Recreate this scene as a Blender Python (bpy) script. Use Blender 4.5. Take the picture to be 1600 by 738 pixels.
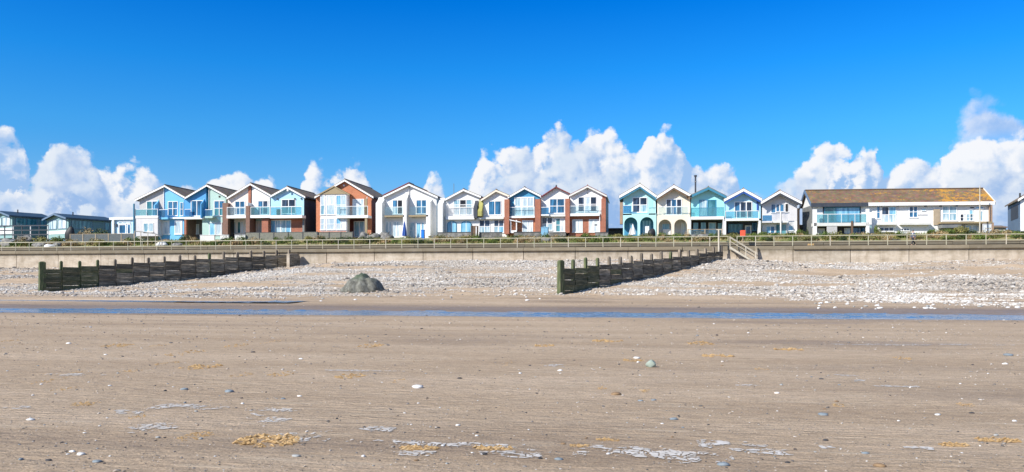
import bpy, math, random
import numpy as np
from mathutils import Vector, Matrix

for o in list(bpy.data.objects):
    bpy.data.objects.remove(o)
S = bpy.context.scene
COL = S.collection
R = math.radians
rnd = random.Random(7)
nrng = np.random.default_rng(11)

# ------------------------------------------------------------------ camera
# world frame: x runs along the sea wall, y goes inland, z up; the wall face is y = 0
YAW = R(9.0)
CA, SA = math.cos(YAW), math.sin(YAW)
CX, CY, CZ = 95 * SA, -95 * CA, 1.6
F, U0, V0 = 1256.0, 800.0, 440.0
cam = bpy.data.cameras.new('camera')
cam.sensor_width = 36
cam.lens = 36 * F / 1600
cam.shift_y = (V0 - 369) / 1600
cam.clip_start = 0.1
cam.clip_end = 20000
co = bpy.data.objects.new('camera', cam)
co.location = (CX, CY, CZ)
co.rotation_euler = (R(90), 0, YAW)
COL.objects.link(co)
S.camera = co

# ------------------------------------------------------------------ light
SUN_AZ = R(44)      # measured from -y (seaward) towards -x
SUN_EL = R(36)
sd = Vector((-math.sin(SUN_AZ) * math.cos(SUN_EL), -math.cos(SUN_AZ) * math.cos(SUN_EL), math.sin(SUN_EL)))
sl = bpy.data.lights.new('sun', 'SUN')
sl.energy = 5.0
sl.angle = R(0.5)
sl.color = (1.0, 0.94, 0.85)
so = bpy.data.objects.new('sun', sl)
so.rotation_euler = sd.to_track_quat('Z', 'Y').to_euler()
so.location = (0, 0, 60)
COL.objects.link(so)
S.view_settings.view_transform = 'Standard'
S.view_settings.look = 'None'
S.view_settings.gamma = 1
S.view_settings.use_curve_mapping = False
S.view_settings.exposure = 0.36
S.cycles.max_bounces = 6
S.cycles.transparent_max_bounces = 8
S.cycles.use_adaptive_sampling = True

# cloud tops read as directions (azimuth, slope): u, v
TOPS_FAR = [(0, 207), (20, 208), (38, 222), (52, 262), (66, 262), (80, 240), (100, 232), (130, 236), (150, 252), (168, 248), (185, 241), (205, 247),
            (225, 262), (245, 280), (262, 296), (300, 296), (330, 277), (350, 266), (370, 253), (390, 260), (410, 263), (428, 282), (445, 304),
            (470, 306), (478, 266), (495, 252), (520, 248), (548, 250), (568, 262), (578, 298), (600, 325), (655, 322), (672, 284), (690, 284),
            (712, 302), (735, 282), (752, 245), (775, 238), (800, 232), (832, 232), (842, 212), (862, 204), (888, 214), (902, 218), (915, 208), (940, 206),
            (962, 214), (980, 232), (1000, 234), (1008, 214), (1022, 201), (1042, 200), (1060, 208), (1069, 228), (1076, 262), (1100, 262), (1130, 262), (1152, 283),
            (1180, 312), (1210, 306), (1228, 285), (1250, 262), (1272, 243), (1298, 224), (1328, 213), (1346, 218), (1356, 240), (1372, 244),
            (1378, 282), (1400, 262), (1425, 250), (1448, 243), (1465, 228), (1490, 220), (1520, 224), (1560, 218), (1600, 214)]
TOPS_NEAR = [(0, 300), (40, 300), (60, 262), (80, 242), (105, 232), (130, 238), (150, 256), (168, 290), (200, 315), (260, 312), (300, 305), (420, 330), (560, 330), (700, 318),
             (760, 280), (800, 252), (830, 240), (850, 250), (875, 232), (900, 224), (925, 226), (945, 240), (965, 262), (985, 285), (1010, 320),
             (1100, 292), (1160, 312), (1220, 292), (1250, 272), (1280, 262), (1300, 300), (1340, 310), (1400, 296), (1470, 262), (1500, 246), (1560, 250), (1600, 240)]
TOPS_HIGH = [(0, 440), (1470, 440), (1480, 216), (1495, 190), (1510, 172), (1535, 160), (1560, 168), (1585, 164), (1600, 168)]


def build_world():
    w = bpy.data.worlds.new('World')
    S.world = w
    w.use_nodes = True
    nt = w.node_tree
    nt.nodes.clear()
    N, L = nt.nodes, nt.links

    def node(t, **k):
        n = N.new(t)
        for a, b in k.items():
            setattr(n, a, b)
        return n

    def val(x):
        return x

    def setin(sock, x):
        if hasattr(x, 'is_output') or isinstance(x, bpy.types.NodeSocket):
            L.new(x, sock)
        else:
            sock.default_value = x

    def M(op, a, b=0.0, c=None, clamp=False):
        n = node('ShaderNodeMath', operation=op, use_clamp=clamp)
        setin(n.inputs[0], a)
        setin(n.inputs[1], b)
        if c is not None:
            setin(n.inputs[2], c)
        return n.outputs[0]

    def smooth(x, a, b):
        n = node('ShaderNodeMapRange', interpolation_type='SMOOTHSTEP')
        setin(n.inputs['Value'], x)
        n.inputs['From Min'].default_value = a
        n.inputs['From Max'].default_value = b
        return n.outputs[0]

    def mix(f, a, b):
        n = node('ShaderNodeMix', data_type='RGBA')
        setin(n.inputs[0], f)
        setin(n.inputs[6], a)
        setin(n.inputs[7], b)
        return n.outputs[2]

    tc = node('ShaderNodeTexCoord')
    sep = node('ShaderNodeSeparateXYZ')
    L.new(tc.outputs['Generated'], sep.inputs[0])
    x, y, z = sep.outputs
    # heading relative to the inland direction turned by the yaw
    rx = M('ADD', M('MULTIPLY', x, CA), M('MULTIPLY', y, SA))
    ry = M('ADD', M('MULTIPLY', x, -SA), M('MULTIPLY', y, CA))
    az = M('ARCTAN2', rx, ry)
    hyp = M('SQRT', M('ADD', M('MULTIPLY', x, x), M('MULTIPLY', y, y)))
    el = M('DIVIDE', z, M('MAXIMUM', hyp, 0.001))

    sky = node('ShaderNodeTexSky', sky_type='NISHITA')
    sky.sun_disc = False
    sky.sun_elevation = SUN_EL
    # blender: rotation 0 puts the sun at +y, growing clockwise
    sky.sun_rotation = math.atan2(sd.x, sd.y)
    sky.air_density = 1.0
    sky.dust_density = 0.3
    sky.ozone_density = 3.0
    sky.altitude = 0
    # deepen the blue of the air with height; paler overhead for warmer ambient light
    tint = node('ShaderNodeValToRGB')
    setin(tint.inputs[0], M('ABSOLUTE', el))
    cr = tint.color_ramp
    cr.elements[0].position = 0.0
    cr.elements[0].color = (0.50, 0.70, 1.00, 1)
    cr.elements[1].position = 1.0
    cr.elements[1].color = (0.75, 0.88, 0.95, 1)
    for pos, c in ((0.10, (0.36, 0.80, 1.20, 1)), (0.18, (0.22, 0.87, 1.38, 1)), (0.26, (0.07, 0.80, 1.50, 1)), (0.35, (0.0, 0.64, 1.50, 1)), (0.50, (0.30, 0.78, 1.20, 1))):
        e = cr.elements.new(pos)
        e.color = c
    mul = node('ShaderNodeMix', data_type='RGBA', blend_type='MULTIPLY')
    mul.inputs[0].default_value = 1
    mul.clamp_result = False
    L.new(sky.outputs[0], mul.inputs[6])
    L.new(tint.outputs[0], mul.inputs[7])
    base = mul.outputs[2]

    def curve(xin, pts):
        c = node('ShaderNodeFloatCurve')
        setin(c.inputs['Value'], xin)
        cm = c.mapping
        P = cm.curves[0]
        ps = []
        for (u, v) in pts:
            a = math.atan((u - U0) / F)
            s = (V0 - v) / F * math.cos(a)
            ps.append(((a + 0.7) / 1.4, max(0, s) / 0.25))
        P.points[0].location = (0, ps[0][1])
        P.points[1].location = (1, ps[-1][1])
        for p in ps:
            P.points.new(p[0], p[1])
        for p in P.points:
            p.handle_type = 'AUTO'
        cm.update()
        return M('MULTIPLY', c.outputs[0], 0.25)

    def density(ax, ey, pts, seed, amp, vs):
        cb = node('ShaderNodeCombineXYZ')
        setin(cb.inputs[0], M('ADD', ax, seed))
        setin(cb.inputs[1], ey)
        n1 = node('ShaderNodeTexNoise', noise_dimensions='2D')
        L.new(cb.outputs[0], n1.inputs['Vector'])
        n1.inputs['Scale'].default_value = 30
        n1.inputs['Detail'].default_value = 5
        n1.inputs['Roughness'].default_value = 0.6
        sx = node('ShaderNodeSeparateXYZ')
        L.new(n1.outputs['Color'], sx.inputs[0])
        ox = M('MULTIPLY', M('SUBTRACT', sx.outputs[0], 0.5), 0.020)
        oy = M('MULTIPLY', M('SUBTRACT', sx.outputs[1], 0.5), 0.018)
        wx, wy = M('ADD', ax, ox), M('ADD', ey, oy)
        n2 = node('ShaderNodeTexNoise', noise_dimensions='2D')
        L.new(cb.outputs[0], n2.inputs['Vector'])
        n2.inputs['Scale'].default_value = 95
        n2.inputs['Detail'].default_value = 6
        n2.inputs['Roughness'].default_value = 0.7
        cb2 = node('ShaderNodeCombineXYZ')
        L.new(M('ADD', wx, seed), cb2.inputs[0])
        L.new(wy, cb2.inputs[1])
        puffs = None
        for sc_, w_ in ((vs, 1.0), (vs * 2.2, 0.42), (vs * 4.9, 0.15)):
            vo = node('ShaderNodeTexVoronoi', feature='F1', voronoi_dimensions='2D')
            L.new(cb2.outputs[0], vo.inputs['Vector'])
            vo.inputs['Scale'].default_value = sc_
            d = vo.outputs['Distance']
            # round tops: 1 - d^2
            p = M('MULTIPLY', M('SUBTRACT', 0.26, M('MULTIPLY', d, d)), w_ * amp)
            puffs = p if puffs is None else M('ADD', puffs, p)
        H = curve(M('DIVIDE', M('ADD', wx, 0.7), 1.4), pts)
        wisp = M('MULTIPLY', M('SUBTRACT', n2.outputs['Fac'], 0.5), 0.011)
        # ragged openings low in the bank
        n3 = node('ShaderNodeTexNoise', noise_dimensions='2D')
        L.new(cb.outputs[0], n3.inputs['Vector'])
        n3.inputs['Scale'].default_value = 11
        n3.inputs['Detail'].default_value = 6
        n3.inputs['Roughness'].default_value = 0.6
        er = M('MULTIPLY', M('MULTIPLY', M('SUBTRACT', n3.outputs['Fac'], 0.46), 0.6), smooth(M('SUBTRACT', H, wy), 0.0, 0.09))
        er = M('MINIMUM', er, 0.0)
        return M('ADD', M('ADD', M('ADD', M('SUBTRACT', H, wy), puffs), wisp), er)

    def layer(pts, seed, amp, vs, lit, shade, edge, gain, deep):
        d0 = density(az, el, pts, seed, amp, vs)
        dx, dz = -0.0065, 0.0065
        d1 = density(M('ADD', az, dx), M('ADD', el, dz), pts, seed, amp, vs)
        diff = M('SUBTRACT', M('SUBTRACT', d0, d1), 0.0045)
        light = M('ADD', M('MULTIPLY', diff, gain), 0.58)
        # thickness above the point: lower parts are greyer
        light = M('SUBTRACT', light, M('MULTIPLY', smooth(d0, 0.015, deep), 0.5))
        # large soft variation
        nb = node('ShaderNodeTexNoise', noise_dimensions='3D')
        cb = node('ShaderNodeCombineXYZ')
        L.new(az, cb.inputs[0])
        L.new(el, cb.inputs[1])
        cb.inputs[2].default_value = seed + 9
        L.new(cb.outputs[0], nb.inputs['Vector'])
        nb.inputs['Scale'].default_value = 15
        nb.inputs['Detail'].default_value = 5
        light = M('ADD', light, M('MULTIPLY', M('SUBTRACT', nb.outputs['Fac'], 0.5), 1.8))
        light = smooth(light, 0.0, 1.0)
        col = mix(light, shade, lit)
        return smooth(d0, 0.0, edge), col

    K = CLOUD_K
    a1, c1 = layer(TOPS_FAR, 1.7, 0.036, 22, (K * 1.0, K * 1.01, K * 1.04, 1), (K * 0.39, K * 0.59, K * 0.91, 1), 0.009, 38, 0.13)
    a2, c2 = layer(TOPS_NEAR, 5.3, 0.034, 24, (K * 0.80, K * 0.88, K * 0.99, 1), (K * 0.33, K * 0.52, K * 0.86, 1), 0.014, 32, 0.10)
    a3, c3 = layer(TOPS_HIGH, 8.1, 0.05, 18, (K * 0.80, K * 0.86, K * 0.99, 1), (K * 0.38, K * 0.56, K * 0.90, 1), 0.026, 26, 0.08)
    # the high bank ends at its own base
    a3 = M('MULTIPLY', a3, smooth(el, 0.135, 0.165))
    # very thin veils and a milky band low in the sky
    veil = M('MULTIPLY', smooth(el, 0.17, 0.03), 0.5)
    base2 = mix(veil, base, (K * 0.34, K * 0.60, K * 0.98, 1))
    a2 = M('MULTIPLY', a2, 0.86)
    col = mix(M('MULTIPLY', a3, 0.85), base2, c3)
    col = mix(M('MULTIPLY', a1, 0.97), col, c1)
    col = mix(a2, col, c2)
    bg = node('ShaderNodeBackground')
    L.new(col, bg.inputs[0])
    bg.inputs[1].default_value = 0.094
    out = node('ShaderNodeOutputWorld')
    L.new(bg.outputs[0], out.inputs[0])


CLOUD_K = 7.8
build_world()
S.world.cycles.sampling_method = 'MANUAL'
S.world.cycles.sample_map_resolution = 256

# ------------------------------------------------------------------ unprojection
def ray(u):
    k = (u - U0) / F
    return (k * CA - SA, k * SA + CA)


def at_y(u, v, y):
    dx, dy = ray(u)
    t = (y - CY) / dy
    return CX + t * dx, CZ + (V0 - v) / F * t, t


def on_ground(u, v, z=0.0):
    t = F * (CZ - z) / (v - V0)
    dx, dy = ray(u)
    return CX + t * dx, CY + t * dy


# ------------------------------------------------------------------ noise
def _hash(ix, iy, seed):
    h = (ix.astype(np.int64) * 374761393 + iy.astype(np.int64) * 668265263 + seed * 974711) & 0xFFFFFFFF
    h = ((h ^ (h >> 13)) * 1274126177) & 0xFFFFFFFF
    return ((h ^ (h >> 16)) & 0xFFFF) / 65535.0


def vnoise(x, y, seed=0):
    x = np.asarray(x, float)
    y = np.asarray(y, float)
    ix, iy = np.floor(x), np.floor(y)
    fx, fy = x - ix, y - iy
    fx = fx * fx * (3 - 2 * fx)
    fy = fy * fy * (3 - 2 * fy)
    a = _hash(ix, iy, seed)
    b = _hash(ix + 1, iy, seed)
    c = _hash(ix, iy + 1, seed)
    d = _hash(ix + 1, iy + 1, seed)
    return (a * (1 - fx) + b * fx) * (1 - fy) + (c * (1 - fx) + d * fx) * fy


def fbm(x, y, seed=0, oct=4):
    s, a, n = 0, 0.5, 0
    for i in range(oct):
        s = s + a * vnoise(x * 2 ** i, y * 2 ** i, seed + i * 13)
        n += a
        a *= 0.5
    return s / n


# ------------------------------------------------------------------ materials
MATS = {}


def nm(name):
    m = bpy.data.materials.new(name)
    m.use_nodes = True
    nt = m.node_tree
    b = nt.nodes['Principled BSDF']
    return m, nt, b


def ramp(nt, sock, stops):
    r = nt.nodes.new('ShaderNodeValToRGB')
    nt.links.new(sock, r.inputs[0])
    cr = r.color_ramp
    cr.elements[0].position = stops[0][0]
    cr.elements[0].color = (*stops[0][1], 1)
    cr.elements[1].position = stops[-1][0]
    cr.elements[1].color = (*stops[-1][1], 1)
    for p, c in stops[1:-1]:
        cr.elements.new(p).color = (*c, 1)
    return r.outputs[0]


def noise_node(nt, vec, scale, detail=4, rough=0.55, kind='noise'):
    if kind == 'noise':
        n = nt.nodes.new('ShaderNodeTexNoise')
        n.inputs['Detail'].default_value = detail
        n.inputs['Roughness'].default_value = rough
    else:
        n = nt.nodes.new('ShaderNodeTexVoronoi')
    n.inputs['Scale'].default_value = scale
    nt.links.new(vec, n.inputs['Vector'])
    return n


def mapping(nt, vec, scale):
    mp = nt.nodes.new('ShaderNodeMapping')
    mp.inputs['Scale'].default_value = scale
    nt.links.new(vec, mp.inputs[0])
    return mp.outputs[0]


def mixc(nt, f, a, b, mode='MIX'):
    n = nt.nodes.new('ShaderNodeMix')
    n.data_type = 'RGBA'
    n.blend_type = mode
    for i, v in ((0, f), (6, a), (7, b)):
        if isinstance(v, bpy.types.NodeSocket):
            nt.links.new(v, n.inputs[i])
        elif i == 0:
            n.inputs[0].default_value = v
        else:
            n.inputs[i].default_value = (*v, 1)
    return n.outputs[2]


def bump(nt, b, sock, strength, dist=0.02):
    bp = nt.nodes.new('ShaderNodeBump')
    bp.inputs['Strength'].default_value = strength
    bp.inputs['Distance'].default_value = dist
    nt.links.new(sock, bp.inputs['Height'])
    nt.links.new(bp.outputs[0], b.inputs['Normal'])


def paint(name, col, rough=0.6, var=0.12, scale=1.2, dirt=0.25, dirtcol=(0.25, 0.22, 0.18)):
    """painted render or boarding: soft mottling, streaks of dirt"""
    m, nt, b = nm(name)
    tc = nt.nodes.new('ShaderNodeTexCoord')
    v = tc.outputs['Object']
    n = noise_node(nt, v, scale, 5)
    c = ramp(nt, n.outputs[0], [(0.3, tuple(x * (1 - var) for x in col)), (0.7, tuple(min(1, x * (1 + var * 0.4)) for x in col))])
    n2 = noise_node(nt, mapping(nt, v, (3.0, 3.0, 0.45)), 1.6, 6, 0.65)
    f = ramp(nt, n2.outputs[0], [(0.52, (0, 0, 0)), (0.85, (dirt, dirt, dirt))])
    c = mixc(nt, f, c, dirtcol)
    nt.links.new(c, b.inputs['Base Color'])
    b.inputs['Roughness'].default_value = rough
    n3 = noise_node(nt, v, 14, 3)
    bump(nt, b, n3.outputs[0], 0.25, 0.01)
    MATS[name] = m
    return m


def brick(name, c1, c2, mortar):
    m, nt, b = nm(name)
    tc = nt.nodes.new('ShaderNodeTexCoord')
    sp = nt.nodes.new('ShaderNodeSeparateXYZ')
    nt.links.new(tc.outputs['Object'], sp.inputs[0])
    ad = nt.nodes.new('ShaderNodeMath')
    nt.links.new(sp.outputs[0], ad.inputs[0])
    nt.links.new(sp.outputs[1], ad.inputs[1])
    cb = nt.nodes.new('ShaderNodeCombineXYZ')
    nt.links.new(ad.outputs[0], cb.inputs[0])
    nt.links.new(sp.outputs[2], cb.inputs[1])
    br = nt.nodes.new('ShaderNodeTexBrick')
    nt.links.new(cb.outputs[0], br.inputs['Vector'])
    br.inputs['Color1'].default_value = (*c1, 1)
    br.inputs['Color2'].default_value = (*c2, 1)
    br.inputs['Mortar'].default_value = (*mortar, 1)
    br.inputs['Scale'].default_value = 1
    br.inputs['Brick Width'].default_value = 0.23
    br.inputs['Row Height'].default_value = 0.075
    br.inputs['Mortar Size'].default_value = 0.008
    n = noise_node(nt, tc.outputs['Object'], 1.5, 5)
    c = mixc(nt, 0.5, br.outputs[0], ramp(nt, n.outputs[0], [(0.3, (0.55, 0.55, 0.55)), (0.7, (1, 1, 1))]), 'MULTIPLY')
    nt.links.new(c, b.inputs['Base Color'])
    b.inputs['Roughness'].default_value = 0.85
    MATS[name] = m


def tiles(name, c1, c2, lichen=None, amount=0.5, patch=None):
    m, nt, b = nm(name)
    tc = nt.nodes.new('ShaderNodeTexCoord')
    v = tc.outputs['Object']
    n = noise_node(nt, v, 1.1, 6, 0.65)
    c = ramp(nt, n.outputs[0], [(0.35, c1), (0.68, c2)])
    # tile courses
    vo = noise_node(nt, mapping(nt, v, (3.2, 3.2, 3.2)), 1.0, kind='vor')
    c = mixc(nt, 0.35, c, vo.outputs['Color'], 'MULTIPLY')
    wv = nt.nodes.new('ShaderNodeTexWave')
    wv.bands_direction = 'Z'
    wv.wave_profile = 'SAW'
    nt.links.new(v, wv.inputs['Vector'])
    wv.inputs['Scale'].default_value = 1.7
    wv.inputs['Distortion'].default_value = 0.3
    if lichen:
        n2 = noise_node(nt, mapping(nt, v, (0.22, 0.5, 0.8)), 1.0, 9, 0.72)
        n3 = noise_node(nt, v, 2.6, 6, 0.8)
        mm = nt.nodes.new('ShaderNodeMath')
        mm.operation = 'MULTIPLY'
        nt.links.new(n2.outputs[0], mm.inputs[0])
        nt.links.new(n3.outputs[0], mm.inputs[1])
        src = mm.outputs[0]
        if patch:
            sx = nt.nodes.new('ShaderNodeSeparateXYZ')
            nt.links.new(v, sx.inputs[0])
            mr = nt.nodes.new('ShaderNodeMapRange')
            mr.interpolation_type = 'SMOOTHSTEP'
            nt.links.new(sx.outputs[0], mr.inputs[0])
            mr.inputs[1].default_value, mr.inputs[2].default_value = patch[0], patch[1]
            mr.inputs[3].default_value, mr.inputs[4].default_value = 0.0, patch[2]
            ad = nt.nodes.new('ShaderNodeMath')
            nt.links.new(src, ad.inputs[0])
            nt.links.new(mr.outputs[0], ad.inputs[1])
            src = ad.outputs[0]
        f = ramp(nt, src, [(0.32 - 0.03 * amount, (0, 0, 0)), (0.37 - 0.03 * amount, (0.9, 0.9, 0.9))])
        c = mixc(nt, f, c, lichen)
    nt.links.new(c, b.inputs['Base Color'])
    b.inputs['Roughness'].default_value = 0.85
    bump(nt, b, wv.outputs['Fac'], 0.6, 0.04)
    MATS[name] = m


def glass(name, dark, light, rough=0.06, bands=2.5):
    """window glass over curtains and a dim room, as opaque reflecting panes"""
    m, nt, b = nm(name)
    tc = nt.nodes.new('ShaderNodeTexCoord')
    v = tc.outputs['Object']
    n = noise_node(nt, mapping(nt, v, (bands, bands, 0.35)), 1.0, 3, 0.6)
    c = ramp(nt, n.outputs[0], [(0.40, dark), (0.62, light)])
    nt.links.new(c, b.inputs['Base Color'])
    b.inputs['Roughness'].default_value = rough
    b.inputs['IOR'].default_value = 1.52
    b.inputs['Coat Weight'].default_value = 0.35
    b.inputs['Coat Roughness'].default_value = 0.02
    MATS[name] = m


def clear(name, tint, opac=0.35):
    m, nt, b = nm(name)
    nt.nodes.remove(b)
    tr = nt.nodes.new('ShaderNodeBsdfTransparent')
    tr.inputs[0].default_value = (*tint, 1)
    gl = nt.nodes.new('ShaderNodeBsdfPrincipled')
    gl.inputs['Base Color'].default_value = (tint[0] * 0.35, tint[1] * 0.45, tint[2] * 0.5, 1)
    gl.inputs['Roughness'].default_value = 0.04
    mx = nt.nodes.new('ShaderNodeMixShader')
    mx.inputs[0].default_value = opac
    nt.links.new(tr.outputs[0], mx.inputs[1])
    nt.links.new(gl.outputs[0], mx.inputs[2])
    nt.links.new(mx.outputs[0], nt.nodes['Material Output'].inputs[0])
    MATS[name] = m


W = (0.82, 0.82, 0.80)
paint('white', W, 0.55, 0.06, 1.0, 0.12)
paint('offwhite', (0.72, 0.72, 0.68), 0.6, 0.1)
paint('trim', (0.86, 0.86, 0.85), 0.4, 0.03, 1.0, 0.08)
paint('grey', (0.52, 0.51, 0.50), 0.6, 0.08)
paint('palegrey', (0.66, 0.65, 0.66), 0.6, 0.08)
paint('skyblue', (0.16, 0.50, 0.80), 0.55, 0.08, dirt=0.1)
paint('blue', (0.07, 0.33, 0.66), 0.55, 0.08, dirt=0.1)
paint('mint', (0.42, 0.60, 0.55), 0.6, 0.06, dirt=0.12)
paint('aqua', (0.46, 0.78, 0.80), 0.6, 0.05, dirt=0.1)
paint('aqua2', (0.38, 0.80, 0.80), 0.6, 0.05, dirt=0.1)
paint('paleblue', (0.42, 0.68, 0.86), 0.6, 0.05, dirt=0.1)
paint('ice', (0.50, 0.70, 0.86), 0.6, 0.05, dirt=0.1)
paint('cream', (0.84, 0.74, 0.60), 0.6, 0.05, dirt=0.1)
paint('blush', (0.80, 0.70, 0.62), 0.6, 0.05, dirt=0.1)
paint('teal_trim', (0.05, 0.22, 0.34), 0.45, 0.05, dirt=0.1)
paint('navy_trim', (0.03, 0.10, 0.38), 0.45, 0.05, dirt=0.1)
paint('maroon', (0.22, 0.04, 0.05), 0.5, 0.1, dirt=0.1)
paint('oceanblue', (0.05, 0.28, 0.48), 0.55, 0.08, dirt=0.1)
paint('olive', (0.38, 0.36, 0.10), 0.6, 0.1)
paint('tan', (0.33, 0.26, 0.15), 0.65, 0.12)
paint('slate', (0.045, 0.055, 0.075), 0.65, 0.2)
paint('slateblue', (0.13, 0.20, 0.30), 0.6, 0.12)
paint('brick_shade', (0.12, 0.03, 0.025), 0.7, 0.15)  # orange brick tone with shade painted in
paint('dark', (0.02, 0.022, 0.026), 0.6, 0.2)
paint('darkgrey', (0.07, 0.075, 0.08), 0.6, 0.2)
paint('midgrey', (0.20, 0.21, 0.21), 0.6, 0.2)
paint('brown', (0.16, 0.10, 0.06), 0.7, 0.25)
paint('woodpale', (0.42, 0.34, 0.24), 0.75, 0.2)
paint('fencewood', (0.24, 0.17, 0.12), 0.8, 0.25)
paint('vivid_blue', (0.01, 0.20, 0.75), 0.4, 0.05, dirt=0.05)
paint('door_blue', (0.05, 0.22, 0.50), 0.4, 0.05, dirt=0.05)
paint('shed_blue', (0.22, 0.46, 0.64), 0.5, 0.08, dirt=0.1)
paint('orange_red', (0.80, 0.11, 0.05), 0.45, 0.05, dirt=0.08)
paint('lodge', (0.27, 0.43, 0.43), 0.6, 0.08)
paint('lodge_shaded_side', (0.13, 0.25, 0.28), 0.6, 0.08)  # lodge wall colour with the side's shade mixed in
paint('lodge_roof', (0.035, 0.07, 0.11), 0.5, 0.15)
paint('rail', (0.46, 0.44, 0.32), 0.55, 0.2, 2.0, 0.5, (0.36, 0.26, 0.14))
paint('railwhite', (0.56, 0.51, 0.41), 0.55, 0.15, 2.0, 0.4, (0.36, 0.26, 0.14))
paint('mesh_panel', (0.11, 0.13, 0.14), 0.8, 0.3, 6)
paint('woven_panel', (0.22, 0.22, 0.18), 0.85, 0.35, 7)
brick('brick_red', (0.46, 0.13, 0.07), (0.36, 0.10, 0.055), (0.42, 0.30, 0.22))
brick('brick_orange', (0.62, 0.20, 0.09), (0.52, 0.155, 0.07), (0.52, 0.34, 0.22))
brick('brick_brown', (0.20, 0.10, 0.07), (0.26, 0.12, 0.08), (0.3, 0.24, 0.2))
brick('brick_tan', (0.42, 0.26, 0.16), (0.36, 0.22, 0.14), (0.4, 0.34, 0.28))
tiles('roof_grey', (0.19, 0.15, 0.115), (0.36, 0.285, 0.215), (0.46, 0.28, 0.11), 0.6)
tiles('roof_red', (0.18, 0.04, 0.04), (0.30, 0.075, 0.065))
tiles('roof_brown', (0.175, 0.115, 0.07), (0.28, 0.185, 0.115), (0.54, 0.27, 0.03), 0.35, (2.5, 6.0, 0.09))
glass('g_blue', (0.012, 0.07, 0.15), (0.05, 0.22, 0.42))
glass('g_dark', (0.008, 0.018, 0.04), (0.05, 0.09, 0.16))
glass('g_teal', (0.02, 0.14, 0.18), (0.12, 0.34, 0.40))
glass('g_pale', (0.16, 0.34, 0.44), (0.62, 0.72, 0.76))
glass('g_white', (0.40, 0.52, 0.60), (0.76, 0.80, 0.80))
glass('g_sky', (0.12, 0.36, 0.56), (0.30, 0.60, 0.78))
glass('g_black', (0.005, 0.005, 0.007), (0.02, 0.02, 0.025))
clear('c_teal', (0.62, 0.86, 0.90), 0.25)
clear('c_blue', (0.34, 0.62, 0.84), 0.38)
clear('c_clear', (0.88, 0.95, 0.97), 0.12)


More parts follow.
